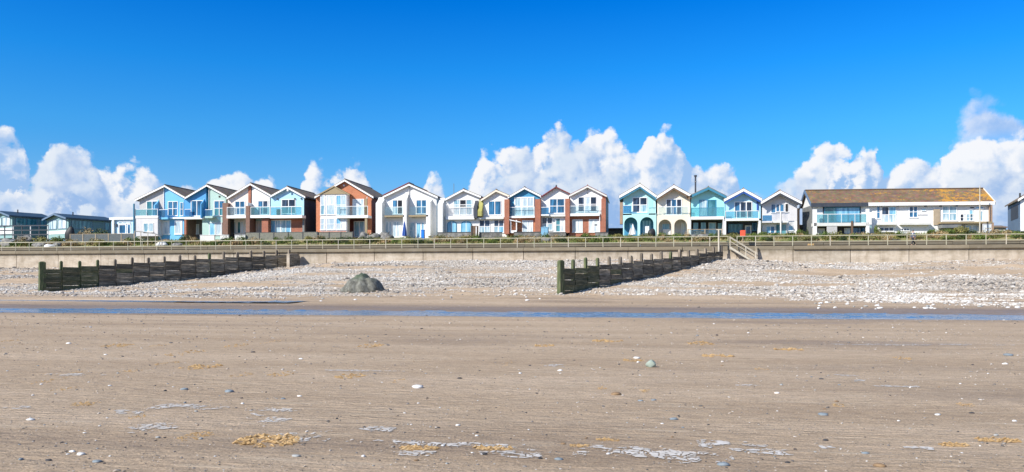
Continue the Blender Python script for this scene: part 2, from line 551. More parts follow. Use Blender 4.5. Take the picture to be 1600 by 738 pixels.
def sand_material():
    m, nt, b = nm('sand')
    g = nt.nodes.new('ShaderNodeNewGeometry')
    P = g.outputs['Position']
    n1 = noise_node(nt, mapping(nt, P, (0.10, 0.5, 1)), 1.0, 8, 0.6)
    c = ramp(nt, n1.outputs[0], [(0.32, (0.405, 0.300, 0.202)), (0.5, (0.475, 0.362, 0.252)), (0.68, (0.545, 0.425, 0.308))])
    # fine grain
    n2 = noise_node(nt, P, 38, 5, 0.75)
    c = mixc(nt, 0.75, c, ramp(nt, n2.outputs[0], [(0.3, (0.42, 0.40, 0.37)), (0.5, (0.95, 0.95, 0.95)), (0.70, (1.45, 1.42, 1.36))]), 'MULTIPLY')
    n5 = noise_node(nt, mapping(nt, P, (3.2, 7.5, 1)), 1.0, 7, 0.7)
    c = mixc(nt, 0.7, c, ramp(nt, n5.outputs[0], [(0.3, (0.66, 0.64, 0.62)), (0.5, (0.98, 0.98, 0.98)), (0.7, (1.24, 1.22, 1.19))]), 'MULTIPLY')
    # drawn out lines left by the ebb: pale and dark
    n3 = noise_node(nt, mapping(nt, P, (0.55, 5.5, 1)), 1.0, 6, 0.6)
    f = ramp(nt, n3.outputs[0], [(0.58, (0, 0, 0)), (0.67, (0.6, 0.6, 0.6))])
    c = mixc(nt, f, c, (0.56, 0.46, 0.34))
    n4 = noise_node(nt, mapping(nt, P, (0.8, 6.5, 1)), 1.3, 6, 0.65)
    f = ramp(nt, n4.outputs[0], [(0.28, (0.32, 0.32, 0.32)), (0.38, (0, 0, 0))])
    c = mixc(nt, f, c, (0.20, 0.15, 0.11))
    # damp sand along the runnel and damp streaks
    at = nt.nodes.new('ShaderNodeAttribute')
    at.attribute_name = 'wet'
    c = mixc(nt, at.outputs['Fac'], c, mixc(nt, 1.0, c, (0.60, 0.58, 0.57), 'MULTIPLY'))
    # grit under the shingle
    at2 = nt.nodes.new('ShaderNodeAttribute')
    at2.attribute_name = 'grit'
    vo = noise_node(nt, P, 7.5, kind='vor')
    vg = ramp(nt, vo.outputs['Color'], [(0.1, (0.30, 0.265, 0.225)), (0.5, (0.47, 0.43, 0.375)), (0.85, (0.62, 0.59, 0.55))])
    c = mixc(nt, at2.outputs['Fac'], c, vg)
    nt.links.new(c, b.inputs['Base Color'])
    rr = nt.nodes.new('ShaderNodeMapRange')
    nt.links.new(at.outputs['Fac'], rr.inputs[0])
    rr.inputs[3].default_value = 0.9
    rr.inputs[4].default_value = 0.42
    nt.links.new(rr.outputs[0], b.inputs['Roughness'])
    b.inputs['Specular IOR Level'].default_value = 0.3
    # ripples, pocks and grains
    nb1 = noise_node(nt, mapping(nt, P, (2.2, 7, 1)), 1.0, 6, 0.62)
    nb2 = noise_node(nt, P, 26, 6, 0.75)
    wv = nt.nodes.new('ShaderNodeTexWave')
    wv.bands_direction = 'Y'
    nt.links.new(P, wv.inputs['Vector'])
    wv.inputs['Scale'].default_value = 2.6
    wv.inputs['Distortion'].default_value = 9
    wv.inputs['Detail'].default_value = 3
    wv.inputs['Detail Scale'].default_value = 0.7
    nw = noise_node(nt, mapping(nt, P, (0.15, 0.35, 1)), 1.0, 3)
    fw = ramp(nt, nw.outputs[0], [(0.42, (0, 0, 0)), (0.6, (0.15, 0.15, 0.15))])
    mw = nt.nodes.new('ShaderNodeMath')
    mw.operation = 'MULTIPLY_ADD'
    nt.links.new(wv.outputs['Fac'], mw.inputs[0])
    nt.links.new(fw, mw.inputs[1])
    nt.links.new(nb1.outputs[0], mw.inputs[2])
    nb1 = mw
    ad = nt.nodes.new('ShaderNodeMath')
    ad.operation = 'MULTIPLY_ADD'
    nt.links.new(nb2.outputs[0], ad.inputs[0])
    ad.inputs[1].default_value = 0.35
    nt.links.new(nb1.outputs[0], ad.inputs[2])
    bump(nt, b, ad.outputs[0], 0.9, 0.075)
    MATS['sand'] = m


def simple_noise_mat(name, stops, scale, rough=0.85, bumpk=0.5, bd=0.03, stretch=(1, 1, 1), coord='Object', rand=0.0, spec=None):
    m, nt, b = nm(name)
    tc = nt.nodes.new('ShaderNodeTexCoord')
    v = tc.outputs['Object']
    if coord == 'world':
        v = nt.nodes.new('ShaderNodeNewGeometry').outputs['Position']
    n = noise_node(nt, mapping(nt, v, stretch), scale, 7, 0.62)
    c = ramp(nt, n.outputs[0], stops)
    if rand:
        oi = nt.nodes.new('ShaderNodeObjectInfo')
        rr = ramp(nt, oi.outputs['Random'], [(0, (1 - rand,) * 3), (1, (1 + rand * 0.3,) * 3)])
        c = mixc(nt, 1.0, c, rr, 'MULTIPLY')
    nt.links.new(c, b.inputs['Base Color'])
    b.inputs['Roughness'].default_value = rough
    if spec is not None:
        b.inputs['Specular IOR Level'].default_value = spec
    n2 = noise_node(nt, mapping(nt, v, stretch), scale * 4, 5, 0.7)
    bump(nt, b, n2.outputs[0], bumpk, bd)
    MATS[name] = m
    return m


def concrete(name, a, b_, c_, rand=0.12):
    m, nt, b = nm(name)
    tc = nt.nodes.new('ShaderNodeNewGeometry')
    v = tc.outputs['Position']
    n = noise_node(nt, mapping(nt, v, (0.7, 0.7, 1.6)), 1.0, 9, 0.68)
    c = ramp(nt, n.outputs[0], [(0.3, a), (0.5, b_), (0.72, c_)])
    # rust and water runs
    n2 = noise_node(nt, mapping(nt, v, (1.1, 1.1, 0.22)), 1.0, 7, 0.7)
    f = ramp(nt, n2.outputs[0], [(0.50, (0, 0, 0)), (0.72, (0.6, 0.6, 0.6))])
    c = mixc(nt, f, c, (0.22, 0.17, 0.11))
    n4 = noise_node(nt, mapping(nt, v, (0.5, 0.5, 5.0)), 1.0, 5, 0.7)
    f = ramp(nt, n4.outputs[0], [(0.58, (0, 0, 0)), (0.7, (0.4, 0.4, 0.4))])
    c = mixc(nt, f, c, (0.22, 0.18, 0.14))
    sp = nt.nodes.new('ShaderNodeSeparateXYZ')
    nt.links.new(v, sp.inputs[0])
    n6 = noise_node(nt, mapping(nt, v, (1.3, 1.3, 0.8)), 1.0, 7, 0.75)
    ad = nt.nodes.new('ShaderNodeMath')
    ad.operation = 'MULTIPLY_ADD'
    nt.links.new(n6.outputs[0], ad.inputs[0])
    ad.inputs[1].default_value = 1.5
    nt.links.new(sp.outputs[2], ad.inputs[2])
    mr = nt.nodes.new('ShaderNodeMapRange')
    nt.links.new(ad.outputs[0], mr.inputs[0])
    mr.inputs[1].default_value, mr.inputs[2].default_value = 5.25, 6.0
    mr.inputs[4].default_value = 0.75
    c = mixc(nt, mr.outputs[0], c, (0.17, 0.14, 0.085))
    oi = nt.nodes.new('ShaderNodeObjectInfo')
    c = mixc(nt, 1.0, c, ramp(nt, oi.outputs['Random'], [(0, (1 - rand, 1 - rand, 1 - rand)), (1, (1.04, 1.03, 1.02))]), 'MULTIPLY')
    nt.links.new(c, b.inputs['Base Color'])
    b.inputs['Roughness'].default_value = 0.9
    n3 = noise_node(nt, v, 9, 6, 0.7)
    bump(nt, b, n3.outputs[0], 0.5, 0.03)
    MATS[name] = m


sand_material()
concrete('concrete', (0.34, 0.28, 0.21), (0.50, 0.43, 0.34), (0.60, 0.54, 0.45))
concrete('concrete_cap', (0.24, 0.20, 0.16), (0.36, 0.31, 0.25), (0.50, 0.45, 0.38), 0.2)
concrete('concrete_back', (0.20, 0.19, 0.17), (0.32, 0.31, 0.29), (0.50, 0.49, 0.46), 0.2)
simple_noise_mat('joint_and_shade', [(0.3, (0.03, 0.025, 0.02)), (0.7, (0.08, 0.07, 0.05))], 2)
simple_noise_mat('timber', [(0.3, (0.05, 0.045, 0.030)), (0.47, (0.17, 0.150, 0.110)), (0.66, (0.40, 0.35, 0.27))], 1.4, 0.7, 0.8, 0.03, (0.8, 0.8, 7), 'world', 0.62)
simple_noise_mat('timber_green', [(0.3, (0.028, 0.034, 0.015)), (0.48, (0.09, 0.10, 0.045)), (0.70, (0.26, 0.235, 0.14))], 1.4, 0.65, 0.8, 0.03, (0.8, 0.8, 5), 'world', 0.5)
simple_noise_mat('post_wood', [(0.3, (0.06, 0.048, 0.035)), (0.5, (0.19, 0.155, 0.115)), (0.7, (0.42, 0.35, 0.26))], 1.5, 0.8, 0.8, 0.03, (5, 5, 0.7), 'world', 0.3)
simple_noise_mat('post_green', [(0.3, (0.035, 0.05, 0.02)), (0.52, (0.10, 0.125, 0.05)), (0.72, (0.27, 0.24, 0.14))], 1.5, 0.75, 0.8, 0.03, (5, 5, 0.7), 'world', 0.2)
simple_noise_mat('bank', [(0.3, (0.10, 0.12, 0.03)), (0.48, (0.19, 0.20, 0.055)), (0.6, (0.32, 0.26, 0.13)), (0.75, (0.42, 0.35, 0.25))], 0.55, 0.95, 0.9, 0.12, (1, 1, 1), 'world')
simple_noise_mat('rock', [(0.3, (0.10, 0.10, 0.095)), (0.5, (0.22, 0.215, 0.20)), (0.75, (0.42, 0.41, 0.39))], 2.2, 0.9, 0.8, 0.06, rand=0.3)
simple_noise_mat('boulder', [(0.3, (0.055, 0.055, 0.045)), (0.5, (0.16, 0.16, 0.135)), (0.75, (0.32, 0.32, 0.28))], 2.6, 0.85, 0.9, 0.1, (1, 1, 0.5))
simple_noise_mat('weed', [(0.3, (0.27, 0.16, 0.06)), (0.55, (0.48, 0.32, 0.15)), (0.8, (0.60, 0.46, 0.28))], 14, 0.85, 0.6, 0.02)
simple_noise_mat('foam', [(0.3, (0.46, 0.42, 0.37)), (0.7, (0.70, 0.67, 0.63))], 9, 0.8, 0.3, 0.01, coord='world')
paint('deck', (0.05, 0.07, 0.09), 0.6, 0.2)
simple_noise_mat('net', [(0.3, (0.05, 0.06, 0.05)), (0.7, (0.12, 0.13, 0.11))], 8, 0.9, 0.8, 0.03)


def boulder_mat():
    m = MATS['boulder']
    nt = m.node_tree
    b = nt.nodes['Principled BSDF']
    src = b.inputs['Base Color'].links[0].from_socket
    g = nt.nodes.new('ShaderNodeNewGeometry')
    sp = nt.nodes.new('ShaderNodeSeparateXYZ')
    tc = nt.nodes.new('ShaderNodeTexCoord')
    nt.links.new(tc.outputs['Object'], sp.inputs[0])
    n = noise_node(nt, tc.outputs['Object'], 1.3, 6, 0.6)
    ad = nt.nodes.new('ShaderNodeMath')
    ad.operation = 'MULTIPLY_ADD'
    nt.links.new(n.outputs[0], ad.inputs[0])
    ad.inputs[1].default_value = 1.6
    nt.links.new(sp.outputs[2], ad.inputs[2])
    f = ramp(nt, ad.outputs[0], [(0.0, (0, 0, 0)), (1.0, (1, 1, 1))])
    mr = nt.nodes.new('ShaderNodeMapRange')
    nt.links.new(ad.outputs[0], mr.inputs[0])
    mr.inputs[1].default_value = 2.0
    mr.inputs[2].default_value = 2.9
    c = mixc(nt, mr.outputs[0], src, (0.055, 0.10, 0.05))
    nt.links.new(c, b.inputs['Base Color'])


boulder_mat()


def foliage(name, a, b_, c_):
    m, nt, b = nm(name)
    g = nt.nodes.new('ShaderNodeNewGeometry')
    n = noise_node(nt, g.outputs['Position'], 1.7, 4, 0.6)
    c = ramp(nt, n.outputs[0], [(0.34, a), (0.52, b_), (0.7, c_)])
    oi = nt.nodes.new('ShaderNodeObjectInfo')
    c = mixc(nt, 1.0, c, ramp(nt, oi.outputs['Random'], [(0, (0.7, 0.75, 0.7)), (1, (1.15, 1.1, 1.0))]), 'MULTIPLY')
    nt.links.new(c, b.inputs['Base Color'])
    b.inputs['Roughness'].default_value = 0.7
    b.inputs['Subsurface Weight'].default_value = 0.0
    MATS[name] = m


foliage('leaf_green', (0.05, 0.09, 0.018), (0.12, 0.18, 0.03), (0.22, 0.26, 0.06))
foliage('leaf_olive', (0.11, 0.12, 0.03), (0.22, 0.21, 0.06), (0.36, 0.31, 0.11))
foliage('leaf_dark', (0.02, 0.04, 0.012), (0.05, 0.08, 0.02), (0.09, 0.13, 0.035))
foliage('leaf_straw', (0.22, 0.16, 0.08), (0.38, 0.28, 0.15), (0.52, 0.42, 0.25))


def pebble_mat(name, stops, rough=0.75):
    m, nt, b = nm(name)
    at = nt.nodes.new('ShaderNodeAttribute')
    at.attribute_name = 'tone'
    c = ramp(nt, at.outputs['Fac'], stops)
    g = nt.nodes.new('ShaderNodeNewGeometry')
    n = noise_node(nt, g.outputs['Position'], 20, 4, 0.6)
    c = mixc(nt, 0.4, c, ramp(nt, n.outputs[0], [(0.3, (0.7, 0.7, 0.7)), (0.7, (1.1, 1.1, 1.1))]), 'MULTIPLY')
    nt.links.new(c, b.inputs['Base Color'])
    b.inputs['Roughness'].default_value = rough
    MATS[name] = m


pebble_mat('shingle', [(0.0, (0.09, 0.085, 0.08)), (0.22, (0.24, 0.22, 0.20)), (0.42, (0.42, 0.35, 0.28)), (0.65, (0.53, 0.49, 0.44)), (0.85, (0.60, 0.57, 0.53)), (1.0, (0.72, 0.69, 0.64))])
PEB = {}
for nme, cc in (('stone_pale', (0.62, 0.63, 0.63)), ('stone_blue', (0.20, 0.24, 0.27)), ('stone_dark', (0.045, 0.045, 0.05)), ('stone_brown', (0.26, 0.17, 0.09)), ('stone_grey', (0.34, 0.35, 0.34)), ('stone_white', (0.78, 0.77, 0.73)), ('stone_green', (0.32, 0.38, 0.32))):
    simple_noise_mat(nme, [(0.3, tuple(x * 0.75 for x in cc)), (0.7, tuple(min(0.9, x * 1.2) for x in cc))], 9, 0.7, 0.3, 0.01)


def water_mat():
    m, nt, b = nm('water')
    g = nt.nodes.new('ShaderNodeNewGeometry')
    P = g.outputs['Position']
    b.inputs['Base Color'].default_value = (0.13, 0.22, 0.33, 1)
    b.inputs['Roughness'].default_value = 0.08
    b.inputs['IOR'].default_value = 1.33
    b.inputs['Specular IOR Level'].default_value = 0.9
    n = noise_node(nt, mapping(nt, P, (1.0, 2.6, 1)), 1.7, 6, 0.65)
    bump(nt, b, n.outputs[0], 0.6, 0.1)
    MATS['water'] = m


water_mat()
for nme, c in (('skin', (0.55, 0.33, 0.24)), ('hair', (0.06, 0.04, 0.03)), ('jacket', (0.10, 0.13, 0.20)), ('trouser', (0.03, 0.03, 0.04)), ('scarf', (0.75, 0.76, 0.80)), ('shoe', (0.75, 0.74, 0.72))):
    paint(nme, c, 0.7, 0.15, 6, 0.0)

# ------------------------------------------------------------------ mesh builder
class MB:
    def __init__(s):
        s.v, s.f, s.m, s.mats = [], [], [], []

    def mi(s, mat):
        if mat not in s.mats:
            s.mats.append(mat)
        return s.mats.index(mat)

    def add(s, vs, fs, mat):
        o = len(s.v)
        s.v += [tuple(v) for v in vs]
        k = s.mi(mat)
        for f in fs:
            s.f.append(tuple(i + o for i in f))
            s.m.append(k)

    def box(s, x0, x1, y0, y1, z0, z1, mat):
        if x1 < x0: x0, x1 = x1, x0
        if y1 < y0: y0, y1 = y1, y0
        if z1 < z0: z0, z1 = z1, z0
        vs = [(x0, y0, z0), (x1, y0, z0), (x1, y1, z0), (x0, y1, z0), (x0, y0, z1), (x1, y0, z1), (x1, y1, z1), (x0, y1, z1)]
        s.add(vs, [(0, 3, 2, 1), (4, 5, 6, 7), (0, 1, 5, 4), (1, 2, 6, 5), (2, 3, 7, 6), (3, 0, 4, 7)], mat)
        return s

    def prism_y(s, poly, y0, y1, mat, side=None):
        """poly in (x,z) counter-clockwise seen from -y; extruded y0..y1"""
        n = len(poly)
        vs = [(p[0], y0, p[1]) for p in poly] + [(p[0], y1, p[1]) for p in poly]
        s.add(vs, [tuple(range(n)), tuple(range(2 * n - 1, n - 1, -1))], mat)
        s.f_sides(vs, n, side or mat)
        return s

    def f_sides(s, vs, n, mat):
        s.add(vs, [((i + 1) % n, i, i + n, (i + 1) % n + n) for i in range(n)], mat)

    def prism_x(s, poly, x0, x1, mat):
        """poly in (y,z)"""
        n = len(poly)
        vs = [(x0, p[0], p[1]) for p in poly] + [(x1, p[0], p[1]) for p in poly]
        s.add(vs, [tuple(range(n - 1, -1, -1)), tuple(range(n, 2 * n))] + [(i, (i + 1) % n, (i + 1) % n + n, i + n) for i in range(n)], mat)
        return s

    def tube(s, pts, r, mat, n=7):
        pts = [Vector(p) for p in pts]
        rr = r if isinstance(r, (list, tuple)) else [r] * len(pts)
        vs, fs = [], []
        for i, p in enumerate(pts):
            d = (pts[min(i + 1, len(pts) - 1)] - pts[max(i - 1, 0)]).normalized()
            a = d.cross(Vector((0, 0, 1)))
            if a.length < 0.05:
                a = d.cross(Vector((0, 1, 0)))
            a.normalize()
            b = d.cross(a)
            for k in range(n):
                t = 2 * math.pi * k / n
                vs.append(p + (a * math.cos(t) + b * math.sin(t)) * rr[i])
        for i in range(len(pts) - 1):
            for k in range(n):
                fs.append((i * n + k, i * n + (k + 1) % n, (i + 1) * n + (k + 1) % n, (i + 1) * n + k))
        fs.append(tuple(range(n)))
        fs.append(tuple(range((len(pts) - 1) * n, len(pts) * n)))
        s.add(vs, fs, mat)
        return s

    def build(s, name, parent=None, smooth=False, bevel=0):
        me = bpy.data.meshes.new(name)
        me.from_pydata(s.v, [], s.f)
        for m in s.mats:
            me.materials.append(MATS[m])
        me.polygons.foreach_set('material_index', s.m)
        if smooth:
            me.polygons.foreach_set('use_smooth', [True] * len(me.polygons))
        me.update()
        import bmesh
        bm = bmesh.new()
        bm.from_mesh(me)
        bmesh.ops.recalc_face_normals(bm, faces=bm.faces)
        bm.to_mesh(me)
        bm.free()
        o = bpy.data.objects.new(name, me)
        COL.objects.link(o)
        if parent is not None:
            o.parent = parent
        if bevel:
            md = o.modifiers.new('bevel', 'BEVEL')
            md.width = bevel
            md.segments = 1
            md.limit_method = 'ANGLE'
        return o


def tag(o, label=None, cat=None, group=None, kind=None):
    if label: o['label'] = label
    if cat: o['category'] = cat
    if group: o['group'] = group
    if kind: o['kind'] = kind
    return o


def empty(name, loc, rz=0.0, label=None, cat=None, group=None):
    o = bpy.data.objects.new(name, None)
    COL.objects.link(o)
    o.location = loc
    o.rotation_euler = (0, 0, rz)
    o.empty_display_size = 0.3
    tag(o, label, cat, group)
    return o


def np_mesh(name, V, Fc, mats, smooth=False, midx=None, attrs=None):
    me = bpy.data.meshes.new(name)
    V = np.asarray(V, np.float32)
    Fc = np.asarray(Fc, np.int32)
    k = Fc.shape[1]
    me.vertices.add(len(V))
    me.vertices.foreach_set('co', V.ravel())
    me.loops.add(Fc.size)
    me.loops.foreach_set('vertex_index', Fc.ravel())
    me.polygons.add(len(Fc))
    me.polygons.foreach_set('loop_start', np.arange(0, Fc.size, k, dtype=np.int32))
    me.polygons.foreach_set('loop_total', np.full(len(Fc), k, np.int32))
    for m in mats:
        me.materials.append(MATS[m])
    if midx is not None:
        me.polygons.foreach_set('material_index', np.asarray(midx, np.int32))
    me.polygons.foreach_set('use_smooth', np.full(len(Fc), smooth, bool))
    me.update(calc_edges=True)
    for an, arr in (attrs or {}).items():
        a = me.attributes.new(an, 'FLOAT', 'POINT')
        a.data.foreach_set('value', np.asarray(arr, np.float32))
    me.validate()
    o = bpy.data.objects.new(name, me)
    COL.objects.link(o)
    return o


# ------------------------------------------------------------------ terrain
def xw(u, y=-1.0):
    return at_y(u, 400, y)[0]


_fx = [xw(u) for u in (-400, 0, 250, 440, 470, 520, 700, 870, 1100, 1180, 1250, 1350, 1600, 2000)]
_fz = [3.2, 3.35, 3.3, 3.35, 3.55, 3.9, 4.1, 4.1, 4.1, 4.0, 3.75, 3.62, 3.95, 4.0]
# the two groynes as ground lines: seaward end, landward end
G1 = ((-42.3, -24.0), (-27.4, -1.0))
G2 = ((8.2, -25.0), (24.0, -1.0))


def ground_z(x, y):
    x = np.asarray(x, float)
    y = np.asarray(y, float)
    foot = np.interp(x, _fx, _fz)
    yc = y + np.where(np.abs(y + 53) < 9, (fbm(x * 0.05, x * 0 + 3.3, 15, 3) - 0.5) * 3.4 + (fbm(x * 0.45, y * 0.8, 17, 3) - 0.5) * 1.5, 0)
    base = np.interp(yc, [-700, -58, -55.2, -51.6, -49.6, -44, -32, -25, -14, -6, -1, 40], [0.0, 0.02, -0.10, -0.11, 0.03, 0.06, 0.28, 0.56, 1.65, 2.75, 3.45, 3.45])
    k = np.clip((y + 25) / 24, 0, 1)
    z = base + (foot - 3.45) * k
    # berms and hollows on the shingle
    kk = np.clip((y + 40) / 14, 0, 1)
    z = z + kk * (fbm(x * 0.12, y * 0.45, 3, 4) - 0.5) * 0.42 * np.clip((-y) / 3, 0.15, 1)
    z = z + kk * (fbm(x * 0.8, y * 1.3, 5, 3) - 0.5) * 0.16
    # beach swell, small
    z = z + (fbm(x * 0.08, y * 0.22, 9, 4) - 0.5) * 0.09
    z = z + (fbm(x * 0.9, y * 2.4, 21, 3) - 0.5) * 0.022
    # damp pool on the left, landward of the runnel
    d = np.exp(-((y + 39.5 - 0.8 * np.sin(x * 0.13)) / 1.7) ** 4) * np.clip((-8 - x) / 10, 0, 1)
    xm = np.clip((-8 - x) / 10, 0, 1)
    z = z + 0.10 * xm * np.exp(-((y + 39.5) / 4.0) ** 4) - d * 0.42
    return z


def gz(x, y):
    return float(ground_z(np.array([x]), np.array([y]))[0])


def shingle_density(x, y):
    """0..1 cover of pebbles"""
    x = np.asarray(x, float)
    y = np.asarray(y, float)
    toe = np.interp(x, [-90, -45, -34, -20, 0, 12, 24, 32, 40, 80], [-31, -29, -30, -34, -27, -26, -30, -38, -44, -46])
    m = np.clip((y - toe) / 5, 0, 1)
    n = fbm(x * 0.075, y * 0.34, 31, 5)
    n2 = fbm(x * 0.6, y * 1.1, 41, 3)
    d = np.clip((n - 0.41) * 6 + (n2 - 0.5) * 2.4 + 0.42, 0, 1)
    # a bare sandy shelf seaward of the second groyne and of the boulder
    band = np.clip((fbm(x * 0.05, y * 0.55, 88, 3) - 0.66) * 9, 0, 1)
    d = d * (1 - 0.8 * band)
    s = np.exp(-(((x - 6) / 10) ** 2 + ((y + 27) / 4) ** 2))
    d = d * (1 - 0.8 * s)
    edge = np.clip((y - toe + 2) / 2, 0, 1) * np.clip((toe + 4 - y) / 3, 0, 1)
    return np.clip(m * d + 0.35 * edge * (n2 > 0.5), 0, 1)


def build_terrain():
    xs = np.unique(np.concatenate([np.linspace(-900, -80, 30), np.arange(-80, -12, 0.4), np.arange(-12, 45, 0.25), np.arange(45, 95, 0.4), np.linspace(95, 900, 30)]))
    ys = np.unique(np.concatenate([np.linspace(-700, -92, 30), np.arange(-92, -45, 0.14), np.arange(-45, 0.6, 0.28)]))
    X, Y = np.meshgrid(xs, ys)
    Z = ground_z(X, Y)
    nx, ny = len(xs), len(ys)
    V = np.stack([X.ravel(), Y.ravel(), Z.ravel()], 1)
    i = np.arange(nx - 1)[None, :] + np.arange(ny - 1)[:, None] * nx
    i = i.ravel()
    Fc = np.stack([i, i + 1, i + 1 + nx, i + nx], 1)
    yy = Y + (fbm(X * 0.1, Y * 0.3, 77, 4) - 0.5) * 6
    wet = np.clip((yy + 59) / 2.5, 0, 1) * np.clip((-41 - yy) / 6, 0, 1)
    wet = np.maximum(wet, np.clip((fbm(X * 0.10, Y * 0.5, 55, 5) - 0.55) * 6, 0, 1) * 0.55)
    wet = wet * (Y < -30)
    grit = shingle_density(X, Y) * 0.9
    o = np_mesh('beach', V, Fc, ['sand'], True, attrs={'wet': wet.ravel(), 'grit': grit.ravel()})
    tag(o, kind='structure')
    # inland: bank and plateau
    xs = np.unique(np.concatenate([np.linspace(-3000, -90, 20), np.arange(-90, 90, 0.7), np.linspace(90, 3000, 20)]))
    ys = np.unique(np.concatenate([[4.5], np.arange(4.5, 16, 0.5), np.linspace(16, 60, 12), np.linspace(80, 4000, 12)]))
    X, Y = np.meshgrid(xs, ys)
    Z = np.interp(Y, [4.2, 5, 8, 11, 13, 30, 4000], [5.9, 6.25, 6.7, 7.3, 7.55, 7.6, 7.6])
    Z = Z + (fbm(X * 0.35, Y * 0.5, 91, 4) - 0.5) * 0.6 * np.clip((Y - 4.4) / 2, 0, 1) * np.clip((14 - Y) / 3, 0, 1)
    nx, ny = len(xs), len(ys)
    V = np.stack([X.ravel(), Y.ravel(), Z.ravel()], 1)
    i = (np.arange(nx - 1)[None, :] + np.arange(ny - 1)[:, None] * nx).ravel()
    Fc = np.stack([i, i + 1, i + 1 + nx, i + nx], 1)
    o = np_mesh('ground', V, Fc, ['bank'], True)
    tag(o, kind='structure')
    # water of the runnel: a rippled sheet
    def ripples(x0, x1, y0, y1, z0, seed):
        xs = np.arange(x0, x1, 0.11)
        ys = np.arange(y0, y1, 0.11)
        X, Y = np.meshgrid(xs, ys)
        wind = np.clip((fbm(X * 0.09, Y * 0.5, seed + 5, 3) - 0.35) * 4, 0.12, 1)
        Z = z0 + wind * ((fbm(X * 1.3, Y * 2.2, seed, 2) - 0.5) * 0.10 + (fbm(X * 3.6, Y * 4.6, seed + 2, 2) - 0.5) * 0.045)
        nx, ny = len(xs), len(ys)
        i = (np.arange(nx - 1)[None, :] + np.arange(ny - 1)[:, None] * nx).ravel()
        Fc = np.stack([i, i + 1, i + 1 + nx, i + nx], 1)
        tag(np_mesh('water', np.stack([X.ravel(), Y.ravel(), Z.ravel()], 1), Fc, ['water'], True), kind='structure')
    ripples(-60, 70, -60, -46.5, -0.03, 400)
    ripples(-60, -9, -41.6, -37.4, 0.155, 500)


def bank_z(y):
    return float(np.interp(y, [4.2, 5, 8, 11, 13, 30, 4000], [5.9, 6.25, 6.7, 7.3, 7.55, 7.6, 7.6]))


build_terrain()

# ------------------------------------------------------------------ shingle
def ico():
    t = (1 + 5 ** 0.5) / 2
    v = np.array([(-1, t, 0), (1, t, 0), (-1, -t, 0), (1, -t, 0), (0, -1, t), (0, 1, t), (0, -1, -t), (0, 1, -t), (t, 0, -1), (t, 0, 1), (-t, 0, -1), (-t, 0, 1)], float)
    v /= np.linalg.norm(v[0])
    f = np.array([(0, 11, 5), (0, 5, 1), (0, 1, 7), (0, 7, 10), (0, 10, 11), (1, 5, 9), (5, 11, 4), (11, 10, 2), (10, 7, 6), (7, 1, 8), (3, 9, 4), (3, 4, 2), (3, 2, 6), (3, 6, 8), (3, 8, 9), (4, 9, 5), (2, 4, 11), (6, 2, 10), (8, 6, 7), (9, 8, 1)])
    return v, f


def scatter(name, X, Y, size, tone, mat, label, flat=0.5):
    bv, bf = ico()
    n = len(X)
    Z = ground_z(X, Y)
    sc = np.stack([size * nrng.uniform(0.8, 1.3, n), size * nrng.uniform(0.6, 1.0, n), size * nrng.uniform(0.7, 1.2, n) * flat], 1)
    a = nrng.uniform(0, math.pi, n)
    V = bv[None] * sc[:, None, :]
    V = V * (1 + nrng.uniform(-0.16, 0.16, (n, 12, 1)))
    c, s_ = np.cos(a)[:, None], np.sin(a)[:, None]
    # gentle random tilt
    tx = nrng.normal(0, 0.25, n)[:, None]
    x = V[..., 0] * c - V[..., 1] * s_
    y = V[..., 0] * s_ + V[..., 1] * c
    z = V[..., 2] + x * tx
    V = np.stack([x + X[:, None], y + Y[:, None], z + (Z + sc[:, 2] * 0.35)[:, None]], 2).reshape(-1, 3)
    Fc = (bf[None] + (np.arange(n) * 12)[:, None, None]).reshape(-1, 3)
    o = np_mesh(name, V, Fc, [mat], False, attrs={'tone': np.repeat(tone, 12)})
    tag(o, label, None, None, 'stuff')
    return o


def build_shingle():
    N = 200000
    X = nrng.uniform(-72, 78, N)
    Y = nrng.uniform(-48, -0.3, N)
    d = shingle_density(X, Y)
    keep = nrng.uniform(0, 1, N) < d * 0.9
    X, Y = X[keep], Y[keep]
    # keep what the camera could see from near its place
    rx = (X - CX) * CA + (Y - CY) * SA
    ry = -(X - CX) * SA + (Y - CY) * CA
    k = np.abs(rx / ry) < 0.70
    X, Y = X[k], Y[k]
    size = np.exp(nrng.normal(math.log(0.066), 0.42, len(X)))
    big = fbm(X * 0.15, Y * 0.4, 61, 3)
    size = np.clip(size * (0.65 + big * 0.85), 0.04, 0.32)
    zone = fbm(X * 0.11, Y * 0.5, 71, 4)
    tone = np.clip(nrng.normal(0.63, 0.20, len(X)) + (zone - 0.5) * 1.1, 0, 1)
    scatter('shingle', X, Y, size, tone, 'shingle', 'grey and white pebble shingle banked against the concrete sea wall')
    # fine scattered bits on the open sand
    n = 15000
    t = np.exp(nrng.uniform(math.log(6.2), math.log(62), n))
    kk = nrng.uniform(-0.68, 0.68, n)
    X = CX + t * (kk * CA - SA)
    Y = CY + t * (kk * SA + CA)
    ok = ((Y < -57) | (Y > -47)) & (fbm(X * 0.2, Y * 0.6, 66, 3) > 0.36)
    X, Y, t = X[ok], Y[ok], t[ok]
    size = np.exp(nrng.normal(math.log(0.0075), 0.5, len(X))) * np.clip(t / 14, 0.8, 2.6)
    r_ = nrng.uniform(0, 1, len(X))
    tone = np.where(r_ < 0.66, nrng.uniform(0.0, 0.28, len(X)), np.where(r_ < 0.88, nrng.uniform(0.38, 0.6, len(X)), nrng.uniform(0.7, 1.0, len(X))))
    scatter('shell_grit', X, Y, size, tone, 'shingle', 'tiny dark pebbles and pale shell bits strewn over the flat sand')


build_shingle()


